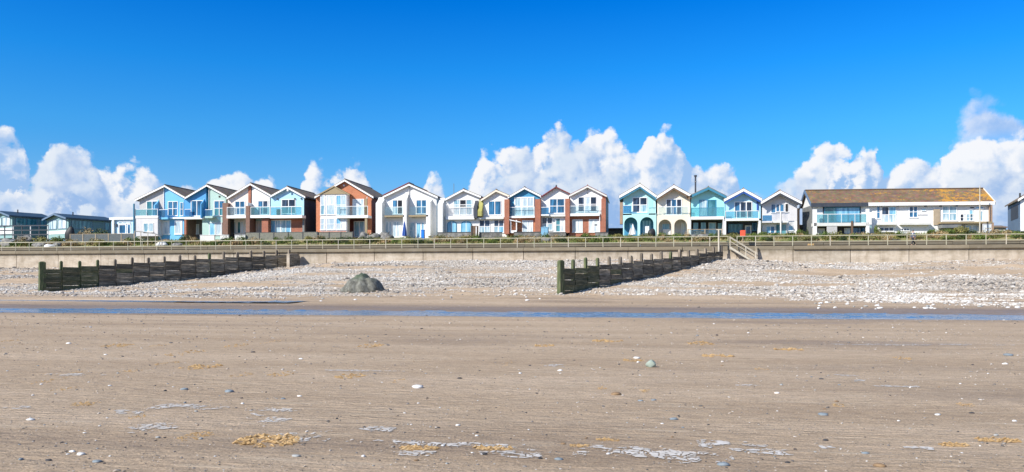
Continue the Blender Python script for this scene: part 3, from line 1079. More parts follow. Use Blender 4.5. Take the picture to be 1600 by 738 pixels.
def stone_mesh(name, mat, seed, sx, sy, sz, sub=2, rough=0.14, up=0.3):
    import bmesh
    bm = bmesh.new()
    bmesh.ops.create_icosphere(bm, subdivisions=sub, radius=1)
    r = random.Random(seed)
    ph = [r.uniform(0, 6) for _ in range(9)]
    for v in bm.verts:
        p = v.co.copy()
        k = 1 + rough * (math.sin(p.x * 2.3 + ph[0]) * math.sin(p.y * 2.1 + ph[1]) + math.sin(p.z * 3 + ph[2]) * math.sin(p.x * 3.7 + ph[3]) + 0.5 * math.sin(p.y * 5.3 + ph[4] + p.z * 4))
        v.co = Vector((p.x * sx, p.y * sy, p.z * sz)) * k
        v.co.z += sz * up
    me = bpy.data.meshes.new(name)
    bm.to_mesh(me)
    bm.free()
    me.materials.append(MATS[mat])
    me.polygons.foreach_set('use_smooth', [True] * len(me.polygons))
    return me


def put(name, me, loc, rz=0, sc=(1, 1, 1), label=None, cat=None, group=None):
    o = bpy.data.objects.new(name, me)
    o.location = loc
    o.rotation_euler = (0, 0, rz)
    o.scale = sc
    COL.objects.link(o)
    tag(o, label, cat, group)
    return o


def foreground_stones():
    named = [(653, 607, 20, 'stone_pale', 'flat pale grey stone lying alone on the sand left of the middle'),
             (1018, 574, 12, 'stone_green', 'upright pale green angular stone standing on the sand right of the middle'),
             (963, 618, 17, 'stone_brown', 'flat brown pebble on the sand below the green upright stone'),
             (1130, 733, 20, 'stone_blue', 'large grey blue pebble at the very bottom edge below the foam streaks'),
             (1286, 653, 17, 'stone_blue', 'slate blue oval pebble on bare sand at right'),
             (1052, 659, 14, 'stone_blue', 'blue grey pebble above the long foam streak'),
             (127, 716, 15, 'stone_pale', 'smooth whitish pebble, larger of the pair at lower left'),
             (113, 712, 10, 'stone_white', 'small white pebble beside the larger whitish one at lower left'),
             (76, 725, 11, 'stone_dark', 'dark pebble just left of the pair of white pebbles'),
             (152, 728, 15, 'stone_blue', 'thin slate grey pebble right of the white pebble pair'),
             (463, 720, 14, 'stone_grey', 'grey pebble under the big ochre weed clump'),
             (873, 724, 14, 'stone_blue', 'small blue pebble under the long foam streak in the middle'),
             (1230, 729, 9, 'stone_dark', 'black pebble right of the foam streak at the bottom'),
             (1290, 692, 10, 'stone_dark', 'dark round pebble above the small foam spot'),
             (1375, 735, 20, 'stone_brown', 'brown flat pebble at the bottom edge at right'),
             (1352, 714, 12, 'stone_blue', 'grey blue pebble right of the small foam spot'),
             (1465, 652, 10, 'stone_pale', 'small pale stone at right, left of a dark one'),
             (1518, 649, 9, 'stone_dark', 'dark pebble at right beyond a small pale stone'),
             (995, 560, 11, 'stone_white', 'white pebble just left of the green upright stone'),
             (875, 580, 9, 'stone_white', 'small white stone on the sand midway to the runnel'),
             (1214, 617, 9, 'stone_white', 'white pebble on plain sand right of the middle'),
             (1001, 627, 9, 'stone_blue', 'left blue pebble of a close pair near the brown pebble'),
             (1021, 626, 9, 'stone_blue', 'right blue pebble of a close pair near the brown pebble'),
             (288, 610, 13, 'stone_blue', 'blue grey pebble at left below the ochre weed streaks'),
             (358, 613, 16, 'stone_blue', 'long thin grey pebble at left below the ochre weed streaks'),
             (470, 562, 7, 'stone_white', 'small white stone at left centre above the sandy ripples'),
             (468, 620, 8, 'stone_white', 'small white stone with a grey pebble next to it, left of middle'),
             (442, 625, 8, 'stone_blue', 'little slate pebble left of a white stone'),
             (718, 593, 8, 'stone_dark', 'black stone standing right of the flat pale grey stone'),
             (48, 660, 12, 'stone_pale', 'pale flat pebble at far left in a band of dark bits'),
             (1576, 557, 15, 'stone_blue', 'blue flat pebble at the right edge'),
             (1570, 569, 9, 'stone_white', 'white pebble at the right edge under a blue one'),
             (1288, 642, 6, 'stone_brown', 'tiny brown stone above the slate blue oval pebble'),
             (107, 538, 8, 'stone_white', 'white pebble at upper left of the sand'),
             (165, 556, 6, 'stone_white', 'white pebble at left on the smooth sand'),
             (395, 552, 8, 'stone_dark', 'dark stone left of centre on the sand near ochre flecks')]
    for i, (u, v, w, mat, lab) in enumerate(named):
        x, y = on_ground(u, v)
        t = F * CZ / (v - V0)
        r = w * t / F / 2
        if lab.startswith('upright'):
            me = stone_mesh('beach_stone', mat, i, r * 1.1, r * 0.8, r * 1.15, 2, 0.22, 0.6)
        else:
            me = stone_mesh('beach_stone', mat, i, r, r * 0.75, r * 0.36, 2, 0.12, 0.35)
        put('beach_stone', me, (x, y, gz(x, y)), rnd.uniform(-0.3, 0.3), label=lab, cat='stone', group='stones on the foreground sand')
    protos = []
    for i, mat in enumerate(['stone_dark', 'stone_blue', 'stone_white', 'stone_grey', 'stone_dark', 'stone_brown', 'stone_grey', 'stone_dark', 'stone_pale']):
        protos.append((stone_mesh('pebble', mat, 50 + i, 1, 0.8, 0.42, 2, 0.14), mat.split('_')[1]))
    LAB = {'dark': 'small black pebble lying on the open foreground sand', 'blue': 'small slate blue pebble lying on the open foreground sand', 'white': 'small white pebble lying on the open foreground sand',
           'grey': 'small mid grey pebble lying on the open foreground sand', 'brown': 'small brown pebble lying on the open foreground sand', 'pale': 'small light grey pebble lying on the open foreground sand'}
    for i in range(190):
        v = 500 + 236 * rnd.random() ** 0.8
        u = rnd.uniform(5, 1595)
        x, y = on_ground(u, v)
        t = F * CZ / (v - V0)
        w = rnd.choice([3, 3, 4, 4, 4, 5, 5, 7]) * (0.7 + 0.5 * (v - 500) / 236)
        r = w * t / F / 2
        me, c = rnd.choice(protos)
        put('pebble', me, (x, y, gz(x, y) + 0.1 * r), rnd.uniform(0, 6), (r, r, r * rnd.uniform(0.8, 1.2)), LAB[c], 'pebble', c + ' pebbles on the sand')
    # cobbles at the toe of the shingle, right-hand side, and along the runnel edge
    pr = [stone_mesh('cobble', m, 80 + i, 1, 0.8, 0.55, 2, 0.14) for i, m in enumerate(['stone_white', 'stone_pale', 'stone_grey', 'stone_pale'])]
    k = 0
    while k < 80:
        u = rnd.uniform(1270, 1598) if rnd.random() < 0.75 else rnd.uniform(180, 900)
        v = rnd.gauss(472, 5) if u > 1270 else rnd.gauss(468, 4)
        y = -43 + rnd.uniform(-3.0, 7.5) if u > 1270 else rnd.uniform(-38, -29)
        x = at_y(u, 400, y)[0]
        r = rnd.uniform(0.05, 0.14)
        side = 'right hand' if u > 1270 else 'left and middle'
        put('cobble', rnd.choice(pr), (x, y, gz(x, y) + r * 0.1), rnd.uniform(0, 6), (r * 1.3, r, r), 'pale bleached cobble at the toe of the shingle in its %s part' % side, 'cobble', 'pale cobbles at the %s toe of the shingle' % side)
        k += 1


foreground_stones()


def weed_and_foam():
    clumps = [(420, 694, 92, 15), (308, 686, 38, 12), (290, 553, 40, 8), (315, 574, 60, 7), (262, 568, 30, 5), (205, 581, 30, 4), (115, 584, 22, 4), (80, 596, 26, 8), (100, 609, 24, 6),
              (135, 633, 44, 7), (378, 587, 34, 6), (548, 590, 50, 6), (440, 586, 40, 5), (370, 541, 34, 5), (430, 535, 24, 6), (185, 541, 44, 4), (250, 541, 24, 4), (10, 534, 24, 4), (468, 542, 14, 5), (622, 596, 22, 5),
              (215, 656, 26, 5), (580, 541, 40, 4), (655, 706, 60, 6), (770, 706, 60, 6), (850, 541, 40, 3), (950, 534, 60, 3), (1095, 538, 50, 4), (1230, 547, 50, 3), (940, 607, 18, 5), (1008, 612, 18, 4), (990, 563, 40, 3),
              (1310, 636, 24, 5), (1510, 636, 28, 4), (1560, 693, 60, 6), (1490, 700, 44, 5), (1410, 560, 30, 3), (950, 693, 34, 4), (905, 703, 30, 4), (792, 569, 14, 8), (1120, 557, 60, 3), (1190, 577, 26, 3)]
    LW = ['large ochre clump of matted weed, the biggest, low on the left', 'ochre weed clump left of the biggest one, low on the left']
    for i, (u, v, w, h) in enumerate(clumps):
        t = F * CZ / (v - V0)
        x, y = on_ground(u, v)
        L_ = w * t / F
        D = min(h * t * t / (F * CZ), 1.6)
        mb = MB()
        r = random.Random(i)
        n = int(min(150, max(8, w * (1.5 if v > 680 else 0.9))))
        L_ *= (1.0 if v > 680 else 0.8)
        for k in range(n):
            a = (r.random() - 0.5)
            px = x + a * L_
            py = y + (r.random() - 0.5) * D * (1 - abs(a)) * 1.4
            g = gz(px, py)
            s = r.uniform(0.25, 0.75) * min(0.030, max(0.012, L_ * 0.05)) * (1 if v > 600 else 1.0)
            an = r.uniform(-0.5, 0.5)
            dx, dy = math.cos(an) * s * 2.2, math.sin(an) * s * 2.2
            mb.tube([(px - dx, py - dy, g + 0.1 * s), (px, py, g + s * r.uniform(0.5, 1.3)), (px + dx, py + dy, g + 0.1 * s)], [s * 0.35, s * 0.8, s * 0.3], 'weed', 5)
        o = mb.build('seaweed_clump')
        lab = LW[i] if i < 2 else ('small ochre streak of matted weed on the sand near the camera' if v > 600 else 'small ochre streak of matted weed on the farther sand')
        tag(o, lab, 'seaweed', None if i < 2 else ('near ochre weed streaks' if v > 600 else 'far ochre weed streaks'), 'stuff')
    foam = [(275, 638, 68, 9), (330, 641, 44, 7), (232, 674, 66, 14), (400, 644, 60, 6), (440, 643, 66, 5), (388, 654, 40, 7), (430, 661, 32, 8), (472, 687, 76, 16), (590, 676, 44, 8), (205, 646, 44, 8),
            (25, 641, 44, 6), (800, 712, 90, 16), (700, 699, 220, 6), (985, 712, 130, 14), (1085, 722, 90, 18), (1160, 704, 100, 20), (1296, 703, 24, 8), (1440, 705, 40, 6), (645, 715, 50, 8), (560, 694, 120, 5),
            (1335, 597, 40, 4), (1320, 587, 30, 3), (1400, 606, 50, 3), (1450, 541, 200, 2), (1375, 541, 120, 2), (120, 587, 80, 3), (560, 580, 110, 2), (1170, 605, 30, 3), (870, 572, 34, 3)]
    big = {0: 'lacy pale foam patch at left centre', 2: 'lacy pale foam patch with ragged edge at lower left', 7: 'pale foam patch next to the biggest ochre weed clump', 11: 'pale foam patch at bottom centre', 13: 'left stretch of the long foam streak at bottom right of centre', 14: 'middle stretch of the long foam streak, lowest in the frame', 15: 'fan shaped right end of the long foam streak', 16: 'small round foam spot right of the fan shaped streak'}
    for i, (u, v, w, h) in enumerate(foam):
        t = F * CZ / (v - V0)
        x, y = on_ground(u, v)
        L_ = w * t / F * 1.35
        D = max(h * t * t / (F * CZ), 0.05) * 1.15
        cs = max(t / F * 0.8, 0.005)
        nx = int(min(420, L_ / cs)) + 3
        ny = int(min(220, D / (cs * 1.2))) + 3
        X, Y = np.meshgrid(np.linspace(-0.5, 0.5, nx), np.linspace(-0.5, 0.5, ny))
        wx, wy = X * L_ + x, Y * D + y
        n = fbm(wx * 9, wy * 9, 200 + i, 4)
        rr = np.sqrt((X * 2) ** 2 + (Y * 2) ** 2)
        ridg = np.abs(fbm(wx * 17, wy * 12, 300 + i, 3) - 0.5)
        n3 = fbm(wx * 3.1, wy * 3.6, 400 + i, 4)
        rid2 = np.abs(fbm(wx * 6, wy * 5, 500 + i, 3) - 0.5)
        mask = (n3 - 0.40 - 0.20 * rr ** 2 + (n - 0.5) * 0.9 > 0) & (ridg > 0.045) & (rid2 > 0.02)
        cell = mask[:-1, :-1] & mask[1:, 1:]
        Z = ground_z(wx, wy) + 0.007
        idx = np.arange(nx * ny).reshape(ny, nx)
        q = np.stack([idx[:-1, :-1][cell], idx[:-1, 1:][cell], idx[1:, 1:][cell], idx[1:, :-1][cell]], 1)
        if len(q) < 4:
            continue
        o = np_mesh('foam_patch', np.stack([wx.ravel(), wy.ravel(), Z.ravel()], 1), q, ['foam'], True)
        near = v > 600
        tag(o, big.get(i, 'thin pale foam streak on the nearer sand' if near else 'thin pale foam streak on the farther sand'), 'foam', None if i in big else ('near foam streaks' if near else 'far foam streaks'), 'stuff')


weed_and_foam()

# ------------------------------------------------------------------ boulder
def boulder():
    import bmesh
    xl, xr = at_y(533, 440, -25)[0], at_y(603, 440, -25)[0]
    y = -24
    cx = (xl + xr) / 2
    g = gz(cx, y)
    bm = bmesh.new()
    bmesh.ops.create_icosphere(bm, subdivisions=5, radius=1)
    hw = (xr - xl) / 2
    for v in bm.verts:
        p = v.co.copy()
        a = p.x
        # profile across: long low slope on the left, hump, shoulder, steep end on the right
        prof = float(np.interp(a, [-1, -0.75, -0.45, -0.15, 0.1, 0.32, 0.5, 0.75, 0.92, 1.0], [0.18, 0.55, 0.80, 1.0, 1.0, 0.86, 0.86, 0.80, 0.55, 0.35]))
        n = (fbm(np.array([p.x * 2.2 + 9 + p.z]), np.array([p.y * 2.2 + p.z * 1.3]), 5, 4)[0] - 0.5)
        # slanting folds running down from the top
        rg = abs(math.sin(p.x * 5.2 + p.z * 2.0 + n * 3.5))
        k = 1 + n * 0.34 + (rg - 0.6) * 0.15
        v.co = Vector((a * hw * (0.98 + 0.06 * n), p.y * 1.7 * k, (max(p.z, -0.4) * (2.05 if p.z > 0 else 1.0)) * prof * k))
    me = bpy.data.meshes.new('boulder')
    bm.to_mesh(me)
    bm.free()
    me.materials.append(MATS['boulder'])
    me.polygons.foreach_set('use_smooth', [True] * len(me.polygons))
    o = put('boulder', me, (cx - 0.45, y, g - 0.05), 0, (1, 1, 0.78), 'big grey green weathered boulder alone on the shingle', 'boulder')


boulder()

# ------------------------------------------------------------------ sea wall
ZT, ZC = 5.6, 5.16
XA, XB = at_y(1119, 390, 0)[0], at_y(1183, 390, 0)[0]


def sea_wall():
    root = empty('sea_wall', (0, 0, 0), 0, 'long stained concrete sea wall with overhanging coping along the beach', 'sea wall')
    mb = MB().box(-140, 140, 0.25, 1.2, -0.6, ZC, 'joint_and_shade')
    mb.build('wall_core', root)
    x = -84.0
    while x < 92:
        w = 6.1
        if XA - 6 < x < XB + 1:
            pass
        mb = MB().box(x, x + w - 0.07, 0.0 + rnd.uniform(0, 0.015), 0.24, 1.5, ZC - 0.004, 'concrete')
        mb.build('wall_panel', root)
        x += w
    # coping sections
    x = -84.0
    while x < 92:
        w = 6.1
        x1 = min(x + w - 0.03, 92)
        if x1 < XA or x > XB:
            prof = [(-0.20, ZC + 0.04), (-0.22, ZC + 0.10), (-0.16, ZC + 0.14), (-0.10, ZT), (1.2, ZT), (1.2, ZC), (-0.17, ZC)]
            MB().prism_x(prof, x, x1, 'concrete_cap').build('coping', root)
            x += w
        else:
            x += w
    # plain stretch by the steps
    n0 = -84 + 6.1 * math.ceil((XA + 84) / 6.1) if False else None
    a = -84 + 6.1 * math.floor((XA + 84) / 6.1)
    b = -84 + 6.1 * math.ceil((XB + 84) / 6.1)
    MB().box(a + 0.01, b - 0.04, -0.04, 1.2, ZC + 0.003, ZT - 0.002, 'concrete').build('coping', root)
    # concrete spur on the landward end of the left groyne
    x0 = at_y(449, 400, -3)[0]
    sp = empty('groyne_abutment', (x0, 0, 0), 0, 'short pale concrete pier with dark planking, joining the left groyne to the sea wall', 'abutment')
    MB().prism_x([(-3.2, 1.0), (-3.2, ZC - 0.25), (-0.40, ZC - 0.10), (-0.40, 1.0)], 0, 0.36, 'concrete').build('pier', sp)
    for k in range(7):  # dark boards laid over the pier's right face
        z1 = ZC - 0.42 - k * 0.42
        MB().box(0.365, 0.44, -3.1, -0.42, z1 - 0.40, z1, 'timber').build('plank', sp)
    x0 = at_y(1182, 400, -0.6)[0]
    sp = MB().prism_x([(-0.75, 1.0), (-0.75, 4.6), (-0.40, ZT - 0.06), (-0.26, ZT - 0.03), (-0.26, 1.0)], x0 - 0.16, x0 + 0.1, 'concrete')
    tag(sp.build('wall_buttress'), 'narrow pale concrete buttress on the sea wall right of the steps', 'buttress')
    # promenade deck
    p = MB().box(-300, 300, 1.2, 4.0, 4.8, ZT - 0.02, 'concrete_cap').build('promenade')
    tag(p, kind='structure')
    # low splash wall behind
    root = empty('splash_wall', (0, 4.0, 0), 0, 'low grey concrete wall along the back of the promenade', 'low wall')
    x = -90.0
    while x < 95:
        w = 7.0
        h = rnd.uniform(-0.04, 0.04)
        MB().box(x, x + w - 0.05, 0.06, 0.3, 5.3, 5.87, 'joint_and_shade').box(x, x + w - 0.05, 0, 0.3, 5.873, 6.12 + h, 'concrete_back').build('wall_panel', root)  # lower dark strip is painted in for the shadow gap at the foot
        MB().box(x - 0.02, x + w - 0.03, -0.06, 0.36, 6.125 + h, 6.25 + h, 'concrete').build('coping', root)
        x += w


sea_wall()


def railing(x0, x1, label, skip=None):
    root = empty('promenade_railing', (x0, -0.02, ZT), 0, label, 'railing', 'railings along the promenade edge')
    n = int(round((x1 - x0) / 2.0))
    st = (x1 - x0) / n
    for i in range(n + 1):
        lean = rnd.uniform(-0.02, 0.02)
        mb = MB()
        mb.tube([(i * st, 0, 0), (i * st + lean, 0, 1.1)], 0.046, 'rail', 6)
        if rnd.random() < 0.25:
            mb.mats = ['railwhite']
        mb.build('post', root)
    MB().tube([(-0.05, 0, 1.1), (x1 - x0 + 0.05, 0, 1.1)], 0.05, 'rail').build('top_rail', root)
    MB().tube([(-0.05, 0, 0.48), (x1 - x0 + 0.05, 0, 0.48)], 0.04, 'rail').build('middle_rail', root)


XS0, XS1 = at_y(1140, 390, -0.6)[0], at_y(1184, 390, -0.6)[0]
railing(-92, XS0 - 0.1, 'long weathered cream railing on the sea wall, the stretch left of the beach steps')
railing(XS0 + 0.9, 92, 'weathered cream railing on the sea wall, the stretch right of the beach steps')


def steps():
    root = empty('beach_steps', (XS0, -0.7, 0), 0, 'steep steps with white handrails going down the sea wall to the beach', 'steps')
    L_ = XS1 - XS0 - 0.3
    n = 8
    za, zb = ZT - 0.05, 3.75
    for i in range(n):
        x = L_ * (i + 0.5) / n
        z = za - (za - zb) * (i + 0.7) / n
        MB().box(x - 0.16, x + 0.16, -0.42, 0.40, z - 0.05, z, 'darkgrey').build('tread', root)
    for y in (-0.46, 0.42):
        mb = MB()
        mb.prism_y([(0, za - 0.30), (L_, zb - 0.22), (L_, zb + 0.0), (0, za - 0.02)], y - 0.03, y + 0.03, 'railwhite')
        mb.build('stringer', root)
    for y in (-0.46,):
        for h in (1.05, 0.55):
            MB().tube([(0, y, za + h), (L_ + 0.2, y, zb + h - 0.1)], 0.036, 'railwhite').build('handrail', root)
        for f in (0, 0.62, 1.0):
            x = L_ * f
            z = za - (za - zb) * f
            MB().tube([(x, y, z - 0.1), (x, y, z + 1.1)], 0.05, 'railwhite').build('post', root)
    MB().tube([(0, 0.42, za + 1.05), (L_ + 0.2, 0.42, zb + 0.95)], 0.045, 'railwhite').build('handrail', root)


steps()
x, z, t = at_y(1123, 359, -1.3)
mb = MB().tube([(0, 0, gz(x, -1.3) - 0.4), (0, 0, z)], 0.09, 'railwhite', 8)
mb.tube([(-0.25, 0, z - 0.02), (0.35, 0, z - 0.02)], 0.05, 'railwhite', 6)
o = mb.build('marker_post')
o.location = (x, -1.3, 0)
tag(o, 'tall slim white marker post rising from the landward end of the right groyne', 'post')

# ------------------------------------------------------------------ groynes
def groyne(G, n, ztop0, ztop1, posttop0, posttop1, label):
    (xa, ya), (xb, yb) = G
    L_ = math.hypot(xb - xa, yb - ya)
    ang = math.atan2(yb - ya, xb - xa)
    root = empty('groyne', (xa, ya, 0), ang, label, 'groyne', 'timber groynes across the beach')
    st = L_ / (n - 1)
    for i in range(n):
        f = i / (n - 1)
        wx, wy = xa + (xb - xa) * f, ya + (yb - ya) * f
        g = gz(wx, wy)
        zt = 0.10 + posttop0 + (posttop1 - posttop0) * f + rnd.uniform(-0.12, 0.12)
        w = 0.30 if i == 0 else 0.13 + rnd.uniform(-0.01, 0.02)
        d = 0.20 if i == 0 else 0.13
        mat = 'post_green' if f < 0.22 or rnd.random() < 0.08 else 'post_wood'
        mb = MB()
        yo = 0.0 if i == 0 else 0.06
        mb.add([(i * st - w, -d + yo, g - 1), (i * st + w, -d + yo, g - 1), (i * st + w, d + yo, g - 1), (i * st - w, d + yo, g - 1),
                (i * st - w * 0.92, -d * 0.9 + yo, zt - 0.12), (i * st + w * 0.92, -d * 0.9 + yo, zt - 0.12), (i * st + w * 0.92, d * 0.9 + yo, zt - 0.12), (i * st - w * 0.92, d * 0.9 + yo, zt - 0.12),
                (i * st - w * 0.5, -d * 0.5 + yo, zt), (i * st + w * 0.5, -d * 0.5 + yo, zt), (i * st + w * 0.5, d * 0.5 + yo, zt), (i * st - w * 0.5, d * 0.5 + yo, zt)],
               [(0, 3, 2, 1), (0, 1, 5, 4), (1, 2, 6, 5), (2, 3, 7, 6), (3, 0, 4, 7), (4, 5, 9, 8), (5, 6, 10, 9), (6, 7, 11, 10), (7, 4, 8, 11), (8, 9, 10, 11)], mat)
        o = mb.build('post', root)
        if i == 0:
            o['label'] = 'thick green algae covered end post'
    for i in range(n - 1):
        f = (i + 0.5) / (n - 1)
        top = ztop0 + (ztop1 - ztop0) * f + rnd.uniform(-0.07, 0.07)
        wx, wy = xa + (xb - xa) * f, ya + (yb - ya) * f
        g = gz(wx, wy) - 0.5
        z = top
        x0, x1 = i * st + 0.05, (i + 1) * st - 0.05
        k = 0
        while z > g and k < 6:
            h = rnd.uniform(0.42, 0.54)
            yy = -0.10 + (0.045 if k % 2 else -0.045) + rnd.uniform(-0.008, 0.008)
            mat = 'timber_green' if (f < 0.2 or (f < 0.34 and rnd.random() < 0.4)) else 'timber'
            sag = rnd.uniform(-0.03, 0.03)
            mb = MB()
            mb.add([(x0, yy - 0.05, z - h + 0.008), (x1, yy - 0.05, z - h + 0.008 + sag), (x1, yy + 0.04, z - h + 0.008 + sag), (x0, yy + 0.03, z - h + 0.008), (x0, yy - 0.05, z), (x1, yy - 0.05, z + sag), (x1, yy + 0.04, z + sag), (x0, yy + 0.04, z)],
                   [(0, 3, 2, 1), (4, 5, 6, 7), (0, 1, 5, 4), (1, 2, 6, 5), (2, 3, 7, 6), (3, 0, 4, 7)], mat)
            mb.build('plank', root)
            z -= h
            k += 1


groyne(G1, 17, 2.80, 4.95, 3.36, 5.45, 'left timber groyne, longer and darker, running up to the concrete pier')
groyne(G2, 17, 2.62, 4.95, 3.25, 5.45, 'right timber groyne, running up to the foot of the beach steps')

# ------------------------------------------------------------------ houses
YF = 14.0


class House:
    """a thing with a facade plane; pixel readings are turned into metres once, here"""

    def __init__(s, name, uc, vbase, label, cat='house', y=YF, rz=0.0, group='seafront houses'):
        s.y, s.rz = y, rz
        x, z, t = at_y(uc, vbase, y)
        s.o = Vector((x, y, z))
        s.t = t
        s.c, s.s = math.cos(rz), math.sin(rz)
        s.root = empty(name, (x, y, z), rz, label, cat, group)

    def X(s, u, dy=0.0):
        # ray / facade plane shifted by dy along the local depth axis
        nx, ny = -s.s, s.c
        px, py = s.o.x + nx * dy, s.o.y + ny * dy
        dx, dyy = ray(u)
        t = ((px - CX) * nx + (py - CY) * ny) / (dx * nx + dyy * ny)
        wx, wy = CX + t * dx, CY + t * dyy
        return (wx - px) * s.c + (wy - py) * s.s

    def Z(s, v, dy=0.0):
        return CZ + (V0 - v) / F * (s.t + dy * 0.98) - s.o.z

    def rect(s, u0, v0, u1, v1, dy=0.0):
        return s.X(u0, dy), s.X(u1, dy), s.Z(v1, dy), s.Z(v0, dy)

    def window(s, u0, v0, u1, v1, nc=2, nr=1, g='g_blue', fr='trim', dy=0.0, name='window', fw=0.09, dark=None):
        x0, x1, z0, z1 = s.rect(u0, v0, u1, v1, dy)
        mb = MB()
        y0, y1 = dy - 0.06, dy + 0.02
        f = fw
        mb.box(x0, x1, y0, y1, z1 - f, z1, fr)
        mb.box(x0 - 0.03, x1 + 0.03, y0 - 0.05, y1, z0 - 0.03, z0 + f, fr)
        mb.box(x0, x0 + f, y0 + 0.004, y1, z0 + f, z1 - f, fr)
        mb.box(x1 - f, x1, y0 + 0.004, y1, z0 + f, z1 - f, fr)
        for i in range(1, nc):
            x = x0 + (x1 - x0) * i / nc
            mb.box(x - f * 0.55, x + f * 0.55, y0 + 0.008, y1, z0 + f, z1 - f, fr)
        if nr > 1:
            for i in range(1, nr):
                z = z0 + (z1 - z0) * i / nr
                mb.box(x0 + f, x1 - f, y0 + 0.012, y1, z - f * 0.45, z + f * 0.45, fr)
        w = mb.build(name, s.root)
        pm = MB()
        for i in range(nc):
            a, b = x0 + (x1 - x0) * i / nc, x0 + (x1 - x0) * (i + 1) / nc
            for j in range(nr):
                c, d = z0 + (z1 - z0) * j / nr, z0 + (z1 - z0) * (j + 1) / nr
                gg = g if isinstance(g, str) else g[(i + j * nc) % len(g)]
                if dark is not None and i == dark and j == nr - 1:
                    gg = 'g_black'
                pm.add([(a, dy - 0.025, c), (b, dy - 0.025, c), (b, dy - 0.025, d), (a, dy - 0.025, d)], [(0, 1, 2, 3)], gg)
        pm.build('pane', w)
        return w

    def box(s, name, u0, v0, u1, v1, y0, y1, mat, at=None):
        dy = y0 if at is None else at
        x0, x1, z0, z1 = s.rect(u0, v0, u1, v1, dy)
        return MB().box(x0, x1, y0, y1, z0, z1, mat).build(name, s.root)

    def balcony(s, u0, u1, vt, vb, proj, slab='trim', glassm='c_teal', vslab=None, posts=True, name='balcony', rail='trim'):
        """slab with a glass or bar balustrade"""
        dy = -proj
        vs = vslab or vb + 4
        x0, x1, zs0, zs1 = s.rect(u0, vb, u1, vs, dy)
        sl_ = MB().box(x0, x1, dy, -0.005, zs0, zs1, slab).build(name, s.root)
        zt = s.Z(vt, dy)
        if glassm:
            gb = MB().box(x0 + 0.05, x1 - 0.05, dy + 0.05, dy + 0.075, zs1 + 0.03, zt - 0.02, glassm)
            gb.build('balustrade', sl_)
        else:
            bb = MB()
            x = x0 + 0.1
            while x < x1 - 0.05:
                bb.box(x, x + 0.03, dy + 0.05, dy + 0.08, zs1, zt, rail)
                x += 0.16
            bb.build('balustrade', sl_)
        hb = MB().box(x0 + 0.02, x1 - 0.02, dy + 0.035, dy + 0.09, zt - 0.02, zt + 0.045, rail)
        if posts:
            n = max(1, int((x1 - x0) / 1.4))
            for i in range(n + 1):
                x = x0 + 0.06 + (x1 - x0 - 0.12) * i / n
                hb.box(x - 0.025, x + 0.025, dy + 0.03, dy + 0.095, zs1, zt - 0.02, rail)
        hb.build('handrail', sl_)
        return sl_

    def wing(s, u, vt, vb, proj, mat='white', w=0.22, curve=True, vm=None):
        """party wall sticking out between balconies, sloping at the top"""
        x = s.X(u)
        zt, zb = s.Z(vt), s.Z(vb, -proj)
        zm = zt - 0.9 if vm is None else s.Z(vm, -proj)
        if curve:
            poly = [(0.0, zt)]
            for k in range(1, 6):
                a = k / 6
                poly.append((-proj * (1 - (1 - a) ** 1.0) * (0.35 + 0.65 * a), zt - (zt - zm) * a))
            poly += [(-proj, zm), (-proj, zb), (0.0, zb)]
        else:
            poly = [(0.0, zt), (-proj, zt), (-proj, zb), (0.0, zb)]
        return MB().prism_x(poly, x - w / 2, x + w / 2, mat).build('wing_wall', s.root)


